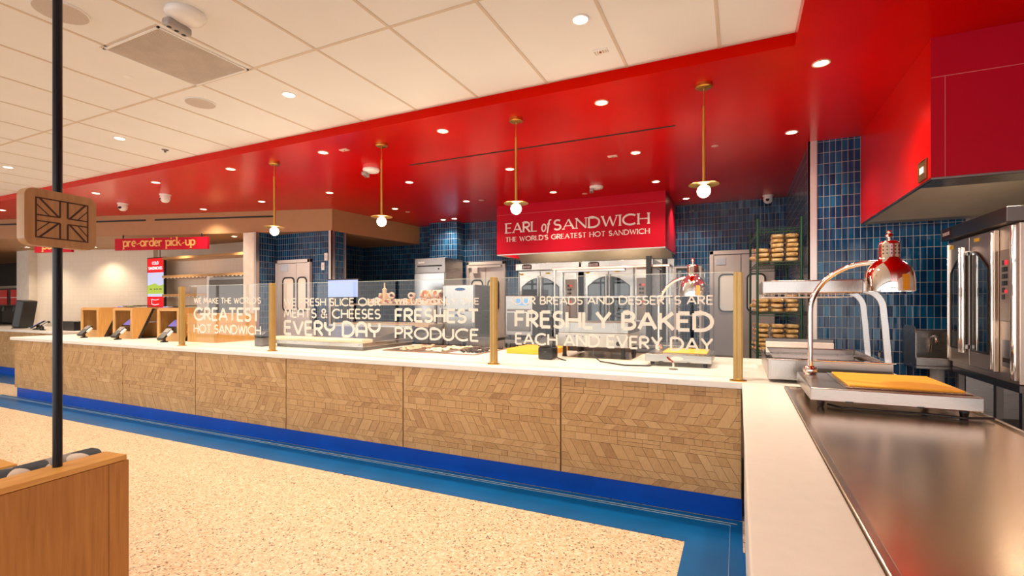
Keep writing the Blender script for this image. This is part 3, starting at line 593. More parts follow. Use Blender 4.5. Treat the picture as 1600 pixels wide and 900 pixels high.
# ================================================================== OVENS
def oven(name, label, loc, rz, w, d, zb, zt, zc):
    """rack oven: front faces local -y, origin at floor, front left corner; zb body bottom, zc canopy bottom, zt canopy top"""
    t = thing(name, label, 'oven', loc, rz)
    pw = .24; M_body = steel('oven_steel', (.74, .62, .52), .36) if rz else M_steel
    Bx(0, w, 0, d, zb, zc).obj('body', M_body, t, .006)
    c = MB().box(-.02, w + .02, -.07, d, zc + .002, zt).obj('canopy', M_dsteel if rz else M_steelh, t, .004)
    bw = .17; bx = .03 if rz else .10
    m = MB().py([(bx, zc + .02), (bx + bw, zc + .02), (bx + bw, zt - .028), (bx + bw * .8, zt - .012), (bx + bw * .2, zt - .012), (bx, zt - .028)], -.076, -.07)
    b = m.obj('maker_badge', pm('badge_maroon', (.05, .012, .016), .4), c)
    lettering(MB(), 'BAXTER', bx + .016, bx + bw - .016, zc + .036, zt - .036, lambda x, z, q: (x, -.077 - q, z), .2, True, .001).obj('lettering', M_letter, b)
    lw = (w - pw - .03) / 2; cx = .015 + lw
    z0, z1 = zb + .05, zc - .015
    for k in (0, 1):
        a = .015 + k * lw; e = a + lw - .006
        dr = Bx(a, e, -.03, -.001, z0, z1).obj('door', M_body, t, .005)
        # arched pane: the two leaves make one arch
        gx0, gx1 = a + .07, e - .05 if k else e - .05
        if k: gx0, gx1 = a + .05, e - .07
        zl, zs, zh = z0 + .12, z1 - .26, z1 - .12
        po = [(gx0, zl), (gx1, zl)]; n = 8
        for q in range(n + 1):
            f = q / n; x = gx1 + (gx0 - gx1) * f; u = (x - gx0) / (gx1 - gx0); u = u if not k else 1 - u
            po.append((x, zs + (zh - zs) * math.sin(u * math.pi / 2)))
        MB().py(po, -.036, -.031).obj('window', M_oglass, dr)
        m = MB()
        for q in range(len(po)):
            p1, p2 = po[q], po[(q + 1) % len(po)]; ribbon(m, [p1, p2], .014, lambda x, z, dd: (x, -.040 + dd, z), .008)
        m.obj('window_gasket', M_black, dr)
        hx = e - .022 if not k else a + .022
        MB().tube([(hx, -.075, z0 + .1), (hx, -.075, z1 - .08)], .014, 14).box(hx - .006, hx + .006, -.075, -.03, z1 - .14, z1 - .11).box(hx - .006, hx + .006, -.075, -.03, z0 + .13, z0 + .16).obj('handle', M_chrome if rz else M_steelh, dr, 0, 40)
        hy = a + .01 if not k else e - .01
        MB().tube([(hy, -.035, z0 + .02), (hy, -.035, z1 - .02)], .011, 10).obj('hinge_tube', M_chrome if rz else M_steelh, dr, 0, 40)
    MB().box(.05, .11, -.034, -.03, z1 - .06, z1 - .03).obj('warning_sticker', pm('sticker_yellow', (.8, .55, .02), .5), t)
    MB().box(.02 + lw + .09, .02 + lw + .16, -.034, -.03, z1 - .05, z1 - .025).obj('warning_sticker', MATS['sticker_yellow'], t)
    px0 = w - pw; mz = (zb + zc) / 2
    p = MB().box(px0 + .012, w - .012, -.012, -.001, mz - .12, zc - .16).obj('control_panel', pm('panel_grey', (.30, .26, .235), .4), t, .008)
    m = MB(); hh = zc - .16 - mz + .12
    for q in range(6):
        zz = zc - .2 - hh * .1 - q * hh * .095
        m.box(px0 + .05, px0 + .085, -.016, -.012, zz - .016, zz + .016)
        if q in (1, 2, 3): m.box(px0 + .09, px0 + .12, -.016, -.012, zz - .016, zz + .016)
    m.obj('buttons', M_black, p)
    MB().box(px0 + .09, px0 + .125, -.0165, -.012, zc - .215 - hh * .1, zc - .185 - hh * .1).box(px0 + .09, px0 + .115, -.0165, -.012, zc - .21 - hh * .5, zc - .19 - hh * .5).obj('red_display', emit('led_red', (1, .03, .05), .4), p)
    v = MB().box(px0 + .03, w - .03, -.008, -.001, zb + .10, zb + .28).obj('drawer', M_steelh, t, .003)
    MB().box(px0 + .05, w - .05, -.011, -.008, zb + .13, zb + .16).obj('drawer_slot', M_dark, v)
    MB().tube([(w - .012, -.02, zb + .03), (w - .012, -.02, zc - .02)], .02, 12).obj('corner_tube', M_chrome if rz else M_steelh, t, 0, 40)
    st = MB()
    for xx in (.02, w * .62, w - .06):
        for yy in (.02, d - .06): st.box(xx, xx + .04, yy, yy + .04, .09, zb - .002)
    st.box(0, w, 0, d, zb - .05, zb - .002)
    s_ = st.obj('stand', M_dsteel, t, .002)
    for xx in (.04, w - .04):
        for yy in (.04, d - .04): MB().lathe([(.0, 0), (.04, .0), (.045, .03), (.03, .08), (.012, .09)], (xx, yy, .005), 16).obj('castor', M_black, s_)
    for q in range(5):
        zz = .16 + q * .11
        if zz < zb - .1: MB().box(w * .64, w - .07, .03, d - .05, zz, zz + .012).obj('runner', M_dsteel, s_)
    return t
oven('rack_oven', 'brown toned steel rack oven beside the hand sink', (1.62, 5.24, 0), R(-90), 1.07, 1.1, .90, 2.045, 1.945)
oven('rack_oven', 'steel rack oven under the sign hood, beside the small touch screen cooker', (-3.37, 7.45, 0), 0, 1.06, .8, .62, 2.09, 1.975)
oven('rack_oven', 'steel rack oven under the sign hood, behind the far heat lamp', (-2.235, 7.45, 0), 0, 1.06, .8, .62, 2.09, 1.975)
m = struct('trim_11', Bx(-3.55, -.97, 8.35, 8.38, 0, 2.22), M_steel)

# ================================================================== HEAT LAMP STATIONS
def station(loc, w, d, lab, mirror=1, px=.06, lamp_dx=.33, hl=''):
    """stainless carving tray on feet, local origin: front left corner on the worktop, plus its cutting board and lamp"""
    t = thing('carving_tray', lab, 'carving tray', loc)
    MB().box(0, w, 0, d, .036, .098).obj('tray_body', M_steel, t, .004)
    m = MB().box(.15 if w > .55 else .11, w - .02, .05, d - .02, .098, .104); m.obj('board_rim', M_steelh, t, .003)
    for x in (.05, w - .05):
        for y in (.06, d - .06): MB().lathe([(.014, 0), (.018, .02), (.014, .037)], (x, y, .0), 14).obj('foot', M_black, t)
    MB().box(w * .22, w * .27, -.003, 0, .037, .042).box(w * .64, w * .68, -.003, 0, .037, .042).obj('vent_slot', M_black, t)
    x0 = .17 if w > .55 else .13
    o = MB().box(x0, w - .04, .07, d - .05, .104, .114).obj('cutting_board', M_yellow); o.location = loc; bv = o.modifiers.new('bevel', 'BEVEL'); bv.width = .003
    tag(o, 'yellow cutting board ' + hl, 'cutting board')
    L_ = thing('heat_lamp', 'shiny chrome heat lamp ' + hl, 'heat lamp', (loc[0] + px, loc[1] + d - .09, loc[2] + .098))
    MB().lathe([(.03, 0), (.035, .008), (.037, .02), (.036, .035), (.026, .048), (.016, .05)], n=32).obj('base_knuckle', M_chrome, L_, 0, 50)
    H = .62; pts = [(0, 0, .04), (0, 0, .36)]
    rx, ry = lamp_dx * .78, -.16
    for q in range(1, 15):
        a = R(90 * q / 14); pts.append((rx * (1 - math.cos(a)), ry * (1 - math.cos(a)) * .8, .36 + .27 * math.sin(a)))
    pts.append((lamp_dx - .03, -.15, .632)); MB().tube(pts, .0135, 16).obj('swan_neck', M_chrome, L_, 0, 50)
    c = (lamp_dx, -.165, 0)
    hd = MB().lathe([(.0, .742), (.035, .738), (.044, .730), (.046, .72), (.046, .655), (.05, .64), (.072, .622), (.092, .60), (.104, .57), (.109, .535), (.110, .475), (.107, .475), (.106, .535), (.09, .59), (.045, .63), (0, .635)], c, 48).obj('shade', M_chrome, L_, 0, 40)
    m = MB()
    for q in range(16):
        a = 2 * math.pi * q / 16
        for zz in (.672, .69, .708):
            m.M = Matrix.Translation((c[0], c[1], zz)) @ Matrix.Rotation(a, 4, 'Z'); m.box(.0455, .0468, -.0025, .0025, -.004, .004)
    m.obj('vent_holes', M_black, hd)
    MB().lathe([(.007, .74), (.007, .757), (.012, .762), (.018, .767), (.016, .776), (.006, .78), (.012, .787), (.008, .795), (0, .797)], c, 20).obj('finial', M_chrome, hd, 0, 60)
    MB().lathe([(.02, .6), (.045, .56), (.05, .52), (.03, .49), (0, .485)], c, 24).obj('bulb', emit('bulb_faint_glow', (.5, .35, .22), .15), L_, 0, 60)  # bulb drawn with a faint glow of its own
    m = MB(); m.M = Matrix.Translation((c[0], c[1], .515)) @ Matrix.Rotation(R(-62), 4, 'Z'); m.box(.1095, .1112, -.02, .012, -.035, .045)
    m.obj('warning_sticker', pm('sticker_orange', (.9, .38, .02), .5), hd)
    return t
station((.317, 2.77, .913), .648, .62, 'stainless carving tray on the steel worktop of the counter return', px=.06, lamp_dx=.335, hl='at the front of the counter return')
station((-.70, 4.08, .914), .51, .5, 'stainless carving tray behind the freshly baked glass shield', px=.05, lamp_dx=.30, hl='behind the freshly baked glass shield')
m = MB().box(-.30, -.235, 4.068, 4.078, .965, .995); m = MB().py([(-.45 + .05 * math.cos(R(a)), .982 + .016 * math.sin(R(a))) for a in range(0, 360, 20)], 4.070, 4.079).obj('maker_plate', M_white, None)
m.parent = [o for o in col.objects if o.name.startswith('carving_tray')][-1]; m.location = (.70, -4.08, -.914)
o = MB().tube([(.40, 2.85, .922), (.45, 2.80, .919), (.6, 2.79, .919), (.75, 2.80, .919), (.9, 2.77, .919), (1.0, 2.78, .925)], .005, 8).obj('power_cord', M_black); tag(o, 'black power cord lying under the front carving tray', 'cord')

# holding well behind the front carving tray
t = thing('holding_well', 'stainless food holding well at the counter corner with an arched overshelf', 'food warmer', (.17, 3.55, .914))
m = MB().box(0, .66, 0, .03, .02, .15).box(0, .03, .03, .95, .02, .15).box(.63, .66, .03, .95, .02, .15).box(.03, .63, .92, .95, .02, .15).box(.03, .63, .03, .92, .02, .05).obj('well_body', M_steel, t, .004)
MB().box(-.01, .67, -.01, .035, .15, .156).box(-.01, .035, .035, .93, .15, .156).box(.625, .67, .035, .93, .15, .156).box(-.01, .67, .915, .96, .15, .156).obj('rim', M_chrome, t, .002)
MB().box(.26, .65, -.004, 0, .05, .105).obj('front_recess', M_dsteel, t); MB().box(.02, .24, -.004, 0, .04, .14).obj('end_plate', M_steelh, t)
p = Bx(.06, .60, .2, .88, .05, .11).obj('hot_pan', M_copper, t, .006); MB().box(.05, .61, .50, .53, .14, .15).obj('pan_divider', M_steelh, t)
MB().box(.03, .50, .93, .955, .156, .20).obj('sliding_lid', M_white, t, .004); MB().box(.03, .50, .955, .97, .156, .225).obj('back_guard', M_dsteel, t)
for yy, nm in ((.10, 'near'), (.62, 'far')):
    pts = [(.655, yy, .15), (.640, yy, .36), (.630, yy, .47)]
    for q in range(1, 10):
        a = R(90 * q / 9); pts.append((.630 - .10 * (1 - math.cos(a)), yy, .47 + .12 * math.sin(a)))
    pts.append((.48, yy, .595)); MB().tube(pts, .02, 4, flat=(.026, .008)).obj('arch_leg', M_steel, t, .002)
s_ = MB().box(-.03, .53, .10, .62, .598, .612).box(-.03, .53, .09, .105, .575, .66).box(-.03, .53, .615, .63, .575, .66).box(.515, .53, .105, .615, .575, .66).box(-.03, -.015, .105, .615, .575, .66).obj('overshelf', M_steelh, t, .012)
m = MB()
for q in range(13): m.tube([(-.01 + q * .04, .13, .592), (-.01 + q * .04, .13, .552), (-.01 + q * .04, .58, .552), (-.01 + q * .04, .58, .592)], .003, 6)
for yy in (.13, .3, .45, .58): m.tube([(-.02, yy, .552), (.48, yy, .552)], .003, 6)
m.obj('wire_rack', M_white, s_)
o = MB().tube([(.91, 4.35, .925), (.925, 4.3, 1.02), (.905, 4.22, 1.085), (.875, 4.1, 1.08), (.86, 4.0, 1.0), (.88, 3.95, .925)], .008, 8).obj('power_cord', M_black); tag(o, 'black cord looping over the holding well', 'cord')

# hand sink on the tiled wall
t = thing('hand_sink', 'wall hung steel hand sink with side splash guards by the oven', 'sink', (1.58, 5.648, 0))
MB().box(-.19, .19, -.36, -.002, .86, .885).box(-.19, .19, -.36, -.345, .885, .96).box(-.19, -.18, -.345, -.002, .885, .96).box(.18, .19, -.345, -.002, .885, .96).box(-.19, .19, -.012, -.001, .885, 1.18).obj('bowl', M_steel, t, .004)
for x in (-.195, .188): MB().px([(y - .36, z) for y, z in rr(0, .358, .885, 1.23, .07)], x, x + .008).obj('splash_guard', M_steelh, t)
MB().lathe([(.05, .70), (.05, .86)], (0, -.2, 0), 20).obj('drain', M_white, t); MB().lathe([(.055, .38), (.075, .55), (.06, .70)], (0, -.2, 0), 20).obj('drain_cover', M_white, t)
MB().tube([(0, -.03, .98), (0, -.06, 1.12), (0, -.16, 1.14), (0, -.2, 1.08)], .01, 10).obj('tap', M_chrome, t, 0, 50)

# ================================================================== BREAD RACK
def bag_mat():
    m, t, b = nodes('bread_bag')
    tc = node(t, 'ShaderNodeTexCoord'); oi = node(t, 'ShaderNodeObjectInfo'); nz = node(t, 'ShaderNodeTexNoise'); nz.inputs['Scale'].default_value = 14; nz.inputs['Detail'].default_value = 5
    ad = node(t, 'ShaderNodeVectorMath', operation='ADD'); lk(t, tc.outputs['Object'], ad.inputs[0]); lk(t, oi.outputs['Location'], ad.inputs[1]); lk(t, ad.outputs[0], nz.inputs[0])
    lk(t, ramp(t, nz.outputs['Fac'], [(.25, (.46, .24, .08)), (.5, (.74, .50, .20)), (.8, (.90, .76, .50))]), b.inputs['Base Color'])
    b.inputs['Roughness'].default_value = .22; b.inputs['Coat Weight'].default_value = .5
    bn = node(t, 'ShaderNodeBump'); bn.inputs['Strength'].default_value = .7; bn.inputs['Distance'].default_value = .02
    lk(t, nz.outputs['Fac'], bn.inputs['Height']); lk(t, bn.outputs[0], b.inputs['Normal']); MATS['bread_bag'] = m; return m
M_bag = bag_mat(); M_film = pm('bag_film', (.62, .38, .24), .2, var=.3, scale=30)
RX, RY, RW, RL, RZ = .385, 5.80, .41, 1.12, 2.33
t = thing('wire_rack', 'green wire shelving rack stacked with bagged bread by the back door', 'shelving rack', (RX, RY, 0), R(2.5))
for x in (-RW / 2, RW / 2):
    for y in (.02, RL):
        p = MB().tube([(x, y, .1), (x, y, RZ)], .013, 12).obj('post', M_green, t, 0, 40)
        MB().lathe([(.0, 0), (.045, 0), (.05, .04), (.03, .08), (.012, .1)], (x, y, .005), 14).obj('castor', M_black, p)
SH = [.42, .90, 1.325, 1.865, 2.215]
for z in SH:
    m = MB()
    for zz in (z, z - .03):
        for y in (.02, RL): m.tube([(-RW / 2, y, zz), (RW / 2, y, zz)], .0045, 6)
        for x in (-RW / 2, RW / 2): m.tube([(x, .02, zz), (x, RL, zz)], .0045, 6)
    for q in range(15): m.tube([(-RW / 2 + RW * q / 14, .02, z + .002), (-RW / 2 + RW * q / 14, RL, z + .002)], .0025, 5)
    for yy in (.3, .58, .85): m.tube([(-RW / 2, yy, z - .003), (RW / 2, yy, z - .003)], .004, 6)
    m.obj('shelf', M_green, t)
def bag_mesh(seed):
    rnd = random.Random(seed); bm = bmesh.new(); bmesh.ops.create_icosphere(bm, subdivisions=4, radius=1)
    ph = [rnd.uniform(0, 6) for _ in range(6)]
    for v in bm.verts:
        x, y, z = v.co; e = lambda a, p: math.copysign(abs(a) ** p, a)
        k = 1 + .05 * math.sin(9 * x + ph[0]) * math.sin(7 * y + ph[1]) + .03 * math.sin(17 * z + 11 * x + ph[2])
        lob = .86 + .16 * abs(math.sin(5.2 * y + ph[3]))
        v.co = (e(x, .42) * .062 * k, e(y, .5) * .15 * k, e(z, .62) * .0236 * k * lob)
    me = bpy.data.meshes.new('bread_bag'); bm.to_mesh(me); bm.free(); me.materials.append(M_bag); me.shade_smooth(); return me
BAGS = [bag_mesh(k) for k in range(5)]
def knot_mesh():
    m = MB().lathe([(.045, 0), (.03, .02), (.012, .035), (.03, .06), (.038, .075), (0, .07)], n=14); 
    o = m.obj('bag_tail', M_film); me = o.data; bpy.data.objects.remove(o); me.shade_smooth(); return me
TAIL = knot_mesh()
nb = 0
def bag(x, z, y, lab, tail=False, rz=0, s=(1, 1, 1)):
    global nb
    o = bpy.data.objects.new('bread_bag', BAGS[nb % 5]); nb += 1; col.objects.link(o); a = R(2.5)
    o.location = (RX + x * math.cos(a) - y * math.sin(a), RY + x * math.sin(a) + y * math.cos(a), z); o.rotation_euler = (R(random.uniform(-2, 2)), R(random.uniform(-4, 4)), R(rz + random.uniform(-5, 5))); o.scale = s
    tag(o, lab, 'bread', 'bagged bread on the green rack')
    if tail:
        k = bpy.data.objects.new('bag_tail', TAIL); col.objects.link(k); k.parent = o; k.location = (-.058, -.05, .006); k.scale = (.55, .55, .55); k.rotation_euler = (0, R(-80), 0); k['label'] = 'twisted plastic bag end'
for z, nm, cols in ((1.865, 'upper', [(-.14, 3, 'left'), (.0, 6, 'middle'), (.135, 6, 'right')]), (1.325, 'middle', [(-.14, 3, 'left'), (.0, 3, 'middle'), (.135, 4, 'right')]), (.90, 'lower', [(-.14, 6, 'left'), (.0, 6, 'middle'), (.135, 6, 'right')])):
    for x, n, c in cols:
        for k in range(n):
            pos = 'topmost' if k == n - 1 else 'bottom' if k == 0 else ORD[k] + ' from the bottom'
            bag(x + random.uniform(-.006, .006), z + .031 + k * .0505, .212 + random.uniform(-.012, .012), f'bagged bread, {pos} in the {c} stack on the {nm} rack shelf', c == 'left')
# second stacks, deeper on the shelves
for z, nm in ((1.865, 'upper'), (1.325, 'middle')):
    for k in range(3): bag(-.1, z + .031 + k * .0505, .52, f'bagged bread at the rear of the {nm} rack shelf, {["bottom", "middle", "top"][k]} one', False, 90 if k % 2 else 0)

# ================================================================== GEAR ON THE COUNTER
t = thing('roller_prep_unit', 'steel roller topped prep unit behind the meats and cheeses wording', 'prep unit', (-5.02, 4.05, .914))
MB().box(0, 1.33, .02, .9, 0, .035).obj('plinth', M_dsteel, t); MB().box(-.01, 1.345, 0, .9, .036, .082).obj('drawer_band', M_steelh, t, .004)
MB().px([(y, z) for y, z in rr(-.035, .14, .082, .122, .018)], -.03, 1.36).obj('rolled_edge', pm('roll_cream', (.74, .62, .46), .35), t, 0, 40)
MB().px([(.14, .082), (.9, .082), (.9, .21), (.80, .21), (.14, .118)], -.02, 1.35).obj('sloped_lid', M_steel, t, .004)
MB().box(-.02, 1.35, .86, .92, .21, .235).obj('back_rail', M_steelh, t)
MB().lathe([(.008, 0), (.008, .004), (0, .005)], n=12).obj('lock', M_black, t).location = (1.30, -.004, .06)
# food pans
def lumps(mb, x0, x1, y0, y1, z, n, r, seed):
    rnd = random.Random(seed)
    for _ in range(n):
        cx, cy, rr_ = rnd.uniform(x0, x1), rnd.uniform(y0, y1), r * rnd.uniform(.7, 1.2)
        mb.lathe([(0, -rr_ * .5), (rr_ * .8, -rr_ * .2), (rr_, .1 * rr_), (rr_ * .6, rr_ * .5), (0, rr_ * .6)], (cx, cy, z), 10)
    return mb
P_F = [pm('ham_pink', (.62, .40, .28), .45, var=.25, scale=40), pm('onion_white', (.80, .70, .56), .45, var=.15, scale=40), pm('olive_black', (.02, .015, .02), .3)]
for k, (nm, n) in enumerate((('pale sliced filling', 46), ('whitish filling', 46), ('dark olives', 50))):
    t = thing('food_pan', f'shallow food pan of {nm} on the counter behind the produce wording', 'food pan', (-3.50 + k * .385, 4.16, .914), 0, 'food pans let into the counter')
    MB().box(0, .375, 0, .018, 0, .010).box(0, .375, .74, .758, 0, .010).box(0, .014, .018, .74, 0, .010).box(.361, .375, .018, .74, 0, .010).obj('rim', pm('pan_rim', (.35, .2, .14), .3, .5), t, .002)
    MB().box(.014, .361, .018, .74, 0, .004).obj('pan_floor', M_steelh if k < 2 else M_quartz, t); MB().box(.014, .361, .37, .382, .004, .009).obj('divider', MATS['pan_rim'], t)
    o = lumps(MB(), .06, .32, .08, .34, .012, n // 2, .026, k) if k < 2 else lumps(MB(), .08, .32, .12, .36, .014, n // 2, .024, k)
    lumps(o, .06, .32, .43, .70, .012, n // 2, .026, k + 9); q = o.obj('filling', P_F[k], t, 0, 60); q['kind'] = 'stuff'
o = MB().box(-2.16, -1.68, 4.48, 5.02, .915, .965).obj('cutting_board', M_yellow, None, .004); tag(o, 'yellow cutting board behind the black receipt printer', 'cutting board')
def printer(x, y, lab, s=1):
    t = thing('receipt_printer', lab, 'printer', (x, y, .914), R(4)); t.scale = (s, s, s)
    MB().box(0, .14, 0, .17, .004, .115).obj('body', M_grey if s < 1 else M_black, t, .012); MB().px([(.0, .118), (.17, .118), (.17, .2), (.05, .185), (0, .15)], 0, .14).obj('cover', M_black, t, .008)
    MB().lathe([(.014, 0), (.014, .004), (0, .005)], n=16).obj('badge', M_grey, t).location = (.07, -.001, .07)
    MB().tube([(.14, .1, .02), (.2, .06, .006), (.27, -.03, .006)] if s == 1 else [(.14, .1, .02), (.17, .13, .006), (.16, .2, .006)], .005, 8).obj('cable', M_black, t)
printer(-1.66, 4.10, 'black receipt printer behind the freshly baked wording'); printer(-5.24, 3.93, 'small dark receipt printer beside the roller topped prep unit', .92)
t = thing('conveyor_toaster', 'white steel conveyor toaster on tall black legs behind the freshly baked wording', 'toaster', (-1.56, 4.36, .9225))
MB().box(0, .66, 0, .58, .10, .225).obj('lower_body', pm('toaster_white', (.46, .45, .45), .35, .3), t, .006); MB().box(0, .66, .02, .58, .228, .325).obj('upper_body', M_steelh, t, .006)
for x in (.05, .61):
    for y in (.05, .53): MB().lathe([(.026, 0), (.02, .02), (.017, .10)], (x, y, 0), 14).obj('leg', M_black, t)
m = MB()
for k in range(7): m.lathe([(.006, 0), (.006, .003)], (0, 0, 0), 8) if False else m.box(.08 + k * .08, .09 + k * .08, -.003, 0, .19, .2)
m.obj('screws', M_black, t)
MB().lathe([(.022, 0), (.02, .025), (0, .026)], n=16).obj('knob', M_black, t).matrix_local = Matrix.Translation((.58, 0, .14)) @ Matrix.Rotation(R(90), 4, 'X')
o = MB().box(-1.45, -.87, 4.34, 5.0, .9145, .922).obj('steel_drip_tray', M_wtop); tag(o, 'flat steel tray under the conveyor toaster', 'tray')
o = MB().tube([(-1.2, 4.30, 1.01), (-1.17, 4.2, .96), (-1.08, 4.1, .925), (-.85, 3.98, .92), (-.66, 4.02, .92), (-.55, 4.06, .95)], .006, 8).obj('power_cord', M_black); tag(o, 'grey black cord curving from the toaster along the worktop', 'cord')
t = thing('cable_stand', 'small chrome cable stand before the carving tray behind the glass', 'cable stand', (-.46, 3.92, .914)); MB().lathe([(.035, 0), (.035, .006), (.012, .01)], n=20).obj('flange', M_grey, t); MB().tube([(0, 0, .01), (0, 0, .05), (-.05, .06, .085)], .008, 10).obj('spout', M_chrome, t)
# till privacy boxes with card readers
def cubby(x, y, lab):
    t = thing('till_box', lab, 'privacy box', (x, y, .914), R(3), 'oak till boxes on the counter')
    w, d, h, k = .46, .42, .44, .02
    MB().box(0, .05, 0, .02, 0, h).box(w - .05, w, 0, .02, 0, h).box(.05, w - .05, 0, .02, 0, .10).box(.05, w - .05, 0, .02, h - .03, h).obj('front_frame', M_cubby, t, .002)
    MB().box(0, k, .02, d, 0, h).obj('side_panel', M_cubby, t); MB().box(0, w, .02, d, h, h + .012).obj('top_panel', M_cubby, t); MB().box(k, w - k, .02, .03, .10, .11).obj('ledge', M_cubby, t)
    MB().px([(.02, 0), (.07, 0), (.27, h), (.02, h)], w - k, w).obj('side_panel', M_cubby, t)
    MB().px([(.07, 0), (.105, 0), (.305, h), (.27, h)], w - .05, w + .004).obj('slanted_back', M_black, t); MB().box(w - .05, w + .01, .22, d, .23, .25).obj('shelf_bar', M_grey, t); MB().box(0, w, .16, d, 0, .012).obj('foot_plate', M_black, t)
    MB().box(k, w - k, .40, .415, 0, h).obj('back_panel', M_cubby, t)
def tablet(x, y, lab):
    t = thing('till_tablet', lab, 'tablet', (x, y, 1.10), R(3)); m = MB(); m.M = Matrix.Rotation(R(42), 4, 'X'); m.box(0, .24, 0, .15, -.006, .006); m.obj('case', M_black, t, .004)
    m = MB(); m.M = Matrix.Rotation(R(42), 4, 'X'); m.box(.012, .228, .012, .138, .006, .0075); m.obj('screen', emit('screen_violet', (.18, .14, .42), .5), t); MB().box(.08, .16, .05, .10, -.184, .04).obj('stand', M_black, t)
def reader(x, y, lab, rz=20):
    t = thing('card_reader', lab, 'card reader', (x, y, .914), R(rz), 'card readers on the counter')
    MB().lathe([(.045, 0), (.045, .012), (.018, .02), (.016, .07)], n=20).obj('stand', M_black, t)
    m = MB(); m.M = Matrix.Translation((0, .01, .10)) @ Matrix.Rotation(R(38), 4, 'X'); m.box(-.045, .045, -.10, .11, -.018, .018); m.obj('reader_body', M_black, t, .008)
    m = MB(); m.M = Matrix.Translation((0, .01, .10)) @ Matrix.Rotation(R(38), 4, 'X'); m.box(-.034, .034, .02, .10, .018, .021); m.obj('reader_screen', M_grey, t)
    m = MB(); m.M = Matrix.Translation((.05, .01, .10)) @ Matrix.Rotation(R(38), 4, 'X'); m.box(-.004, .02, -.02, .07, -.012, .012); m.obj('receipt_label', M_white, t)
for i, (x, nm) in enumerate(((-9.28, 'outermost'), (-8.40, 'middle'), (-7.29, 'inner'))):
    x = (-9.28, -8.38, -7.28)[i]
    cubby(x, 3.98, f'oak privacy box round a till, {nm} of the three on the counter'); reader(x + .38, 3.86, f'black card reader on a stand before the {nm} oak till box')
    if i: tablet(x + .13, 4.035, f'till tablet inside the {nm} oak privacy box')
def cards(x, lab, seed):
    rnd = random.Random(seed); t = thing('leaflet_fan', lab, 'leaflets', (x, 4.05, 1.366))
    for k, c in enumerate([(.75, .05, .4), (.2, .35, .8), (.85, .85, .8), (.05, .05, .06), (.3, .55, .15), (.06, .05, .05)]):
        m = MB(); m.M = Matrix.Translation((k * .085, rnd.uniform(0, .05), .002 + k * .004)) @ Matrix.Rotation(rnd.uniform(-.5, .5), 4, 'Z'); m.box(0, .12, 0, .2, 0, .004 + .01 * (k % 2)); m.obj('leaflet', pm(f'leaflet_{k}', c, .4), t)
cards(-8.52, 'fan of coloured leaflets lying on the middle oak till box', 3); cards(-7.42, 'fan of coloured leaflets lying on the inner oak till box', 5)
t = thing('pickup_bench', 'low oak pick-up bench behind the first glass shield', 'bench', (-6.72, 4.05, .914)); MB().box(0, .56, 0, .03, 0, .36).box(0, .03, .03, .6, 0, .36).box(.53, .56, .03, .6, 0, .36).obj('carcass', M_cubby, t, .003)
for z in (.12, .24, .36): MB().box(-.005, .565, -.006, .6, z, z + .016).obj('shelf_board', M_shelf, t)

# ================================================================== BACK KITCHEN
t = thing('reach_in_fridge', 'tall stainless fridge against the tiled back wall', 'fridge', (-5.466, 7.4, 0))
MB().box(0, .662, .03, .62, .10, 2.26).obj('cabinet', M_steel, t, .004)
gr = MB().box(0, .662, 0, .03, 1.99, 2.26).obj('top_grille', M_steelh, t, .004); MB().box(.06, .60, -.004, 0, 2.105, 2.13).obj('air_slot', M_black, gr); MB().lathe([(.016, 0), (.016, .006)], n=14).obj('thermostat', M_black, gr).matrix_local = Matrix.Translation((.53, 0, 2.06)) @ Matrix.Rotation(R(90), 4, 'X')
MB().box(.08, .22, -.004, 0, 2.17, 2.2).obj('badge', M_white, gr)
dr = MB().box(.006, .656, -.02, .028, .14, 1.985).obj('door', steel('fridge_door', (.72, .72, .72), .2), t, .006); MB().tube([(.60, -.05, 1.0), (.60, -.05, 1.35)], .012, 10).box(.594, .606, -.05, -.02, 1.0, 1.02).box(.594, .606, -.05, -.02, 1.33, 1.35).obj('handle', M_chrome, dr)
for x in (.05, .61):
    for y in (.08, .56): MB().lathe([(.03, 0), (.025, .1)], (x, y, .004), 12).obj('foot', M_black, t)
def prep_table(x0, x1, y0, y1, z, lab, top=None, zs=(.3,)):
    t = thing('prep_table', lab, 'table', (x0, y0, 0)); w, d = x1 - x0, y1 - y0
    MB().box(0, w, 0, d, z - .04, z).obj('table_top', top or M_steelh, t, .003)
    for x in (.03, w - .07):
        for y in (.03, d - .07): MB().box(x, x + .04, y, y + .04, .004, z - .04).obj('leg', M_steel, t)
    for q in zs: MB().box(.02, w - .02, .02, d - .02, q, q + .03).obj('under_shelf', M_steelh, t)
    return t
t = prep_table(-6.0, -4.15, 5.95, 6.6, 1.115, 'steel prep table with a pale top left of the heated cabinets', pm('pale_top', (.72, .58, .42), .35), (.3, .7, .92))
for x in (.08, 1.75): MB().box(x, x + .03, .3, .34, 1.115, 1.42).obj('shelf_upright', M_dsteel, t)
MB().box(0, 2.0, .15, .5, 1.40, 1.425).obj('overshelf', pm('pale_top', (.72, .58, .42), .35), t, .003)
def paper_mat():
    m, t, b = nodes('printed_paper'); tc = node(t, 'ShaderNodeTexCoord'); v = node(t, 'ShaderNodeTexVoronoi'); v.inputs['Scale'].default_value = 26; lk(t, tc.outputs['Object'], v.inputs['Vector'])
    s3 = node(t, 'ShaderNodeSeparateColor'); lk(t, v.outputs['Color'], s3.inputs[0])
    lk(t, ramp(t, s3.outputs[0], [(0, (.75, .25, .08)), (.22, (.8, .45, .15)), (.3, (.82, .72, .6)), (.72, (.85, .77, .66)), (.8, (.55, .12, .06)), (1, (.25, .15, .1))]), b.inputs['Base Color']); MATS['printed_paper'] = m; return m
M_paper = paper_mat()
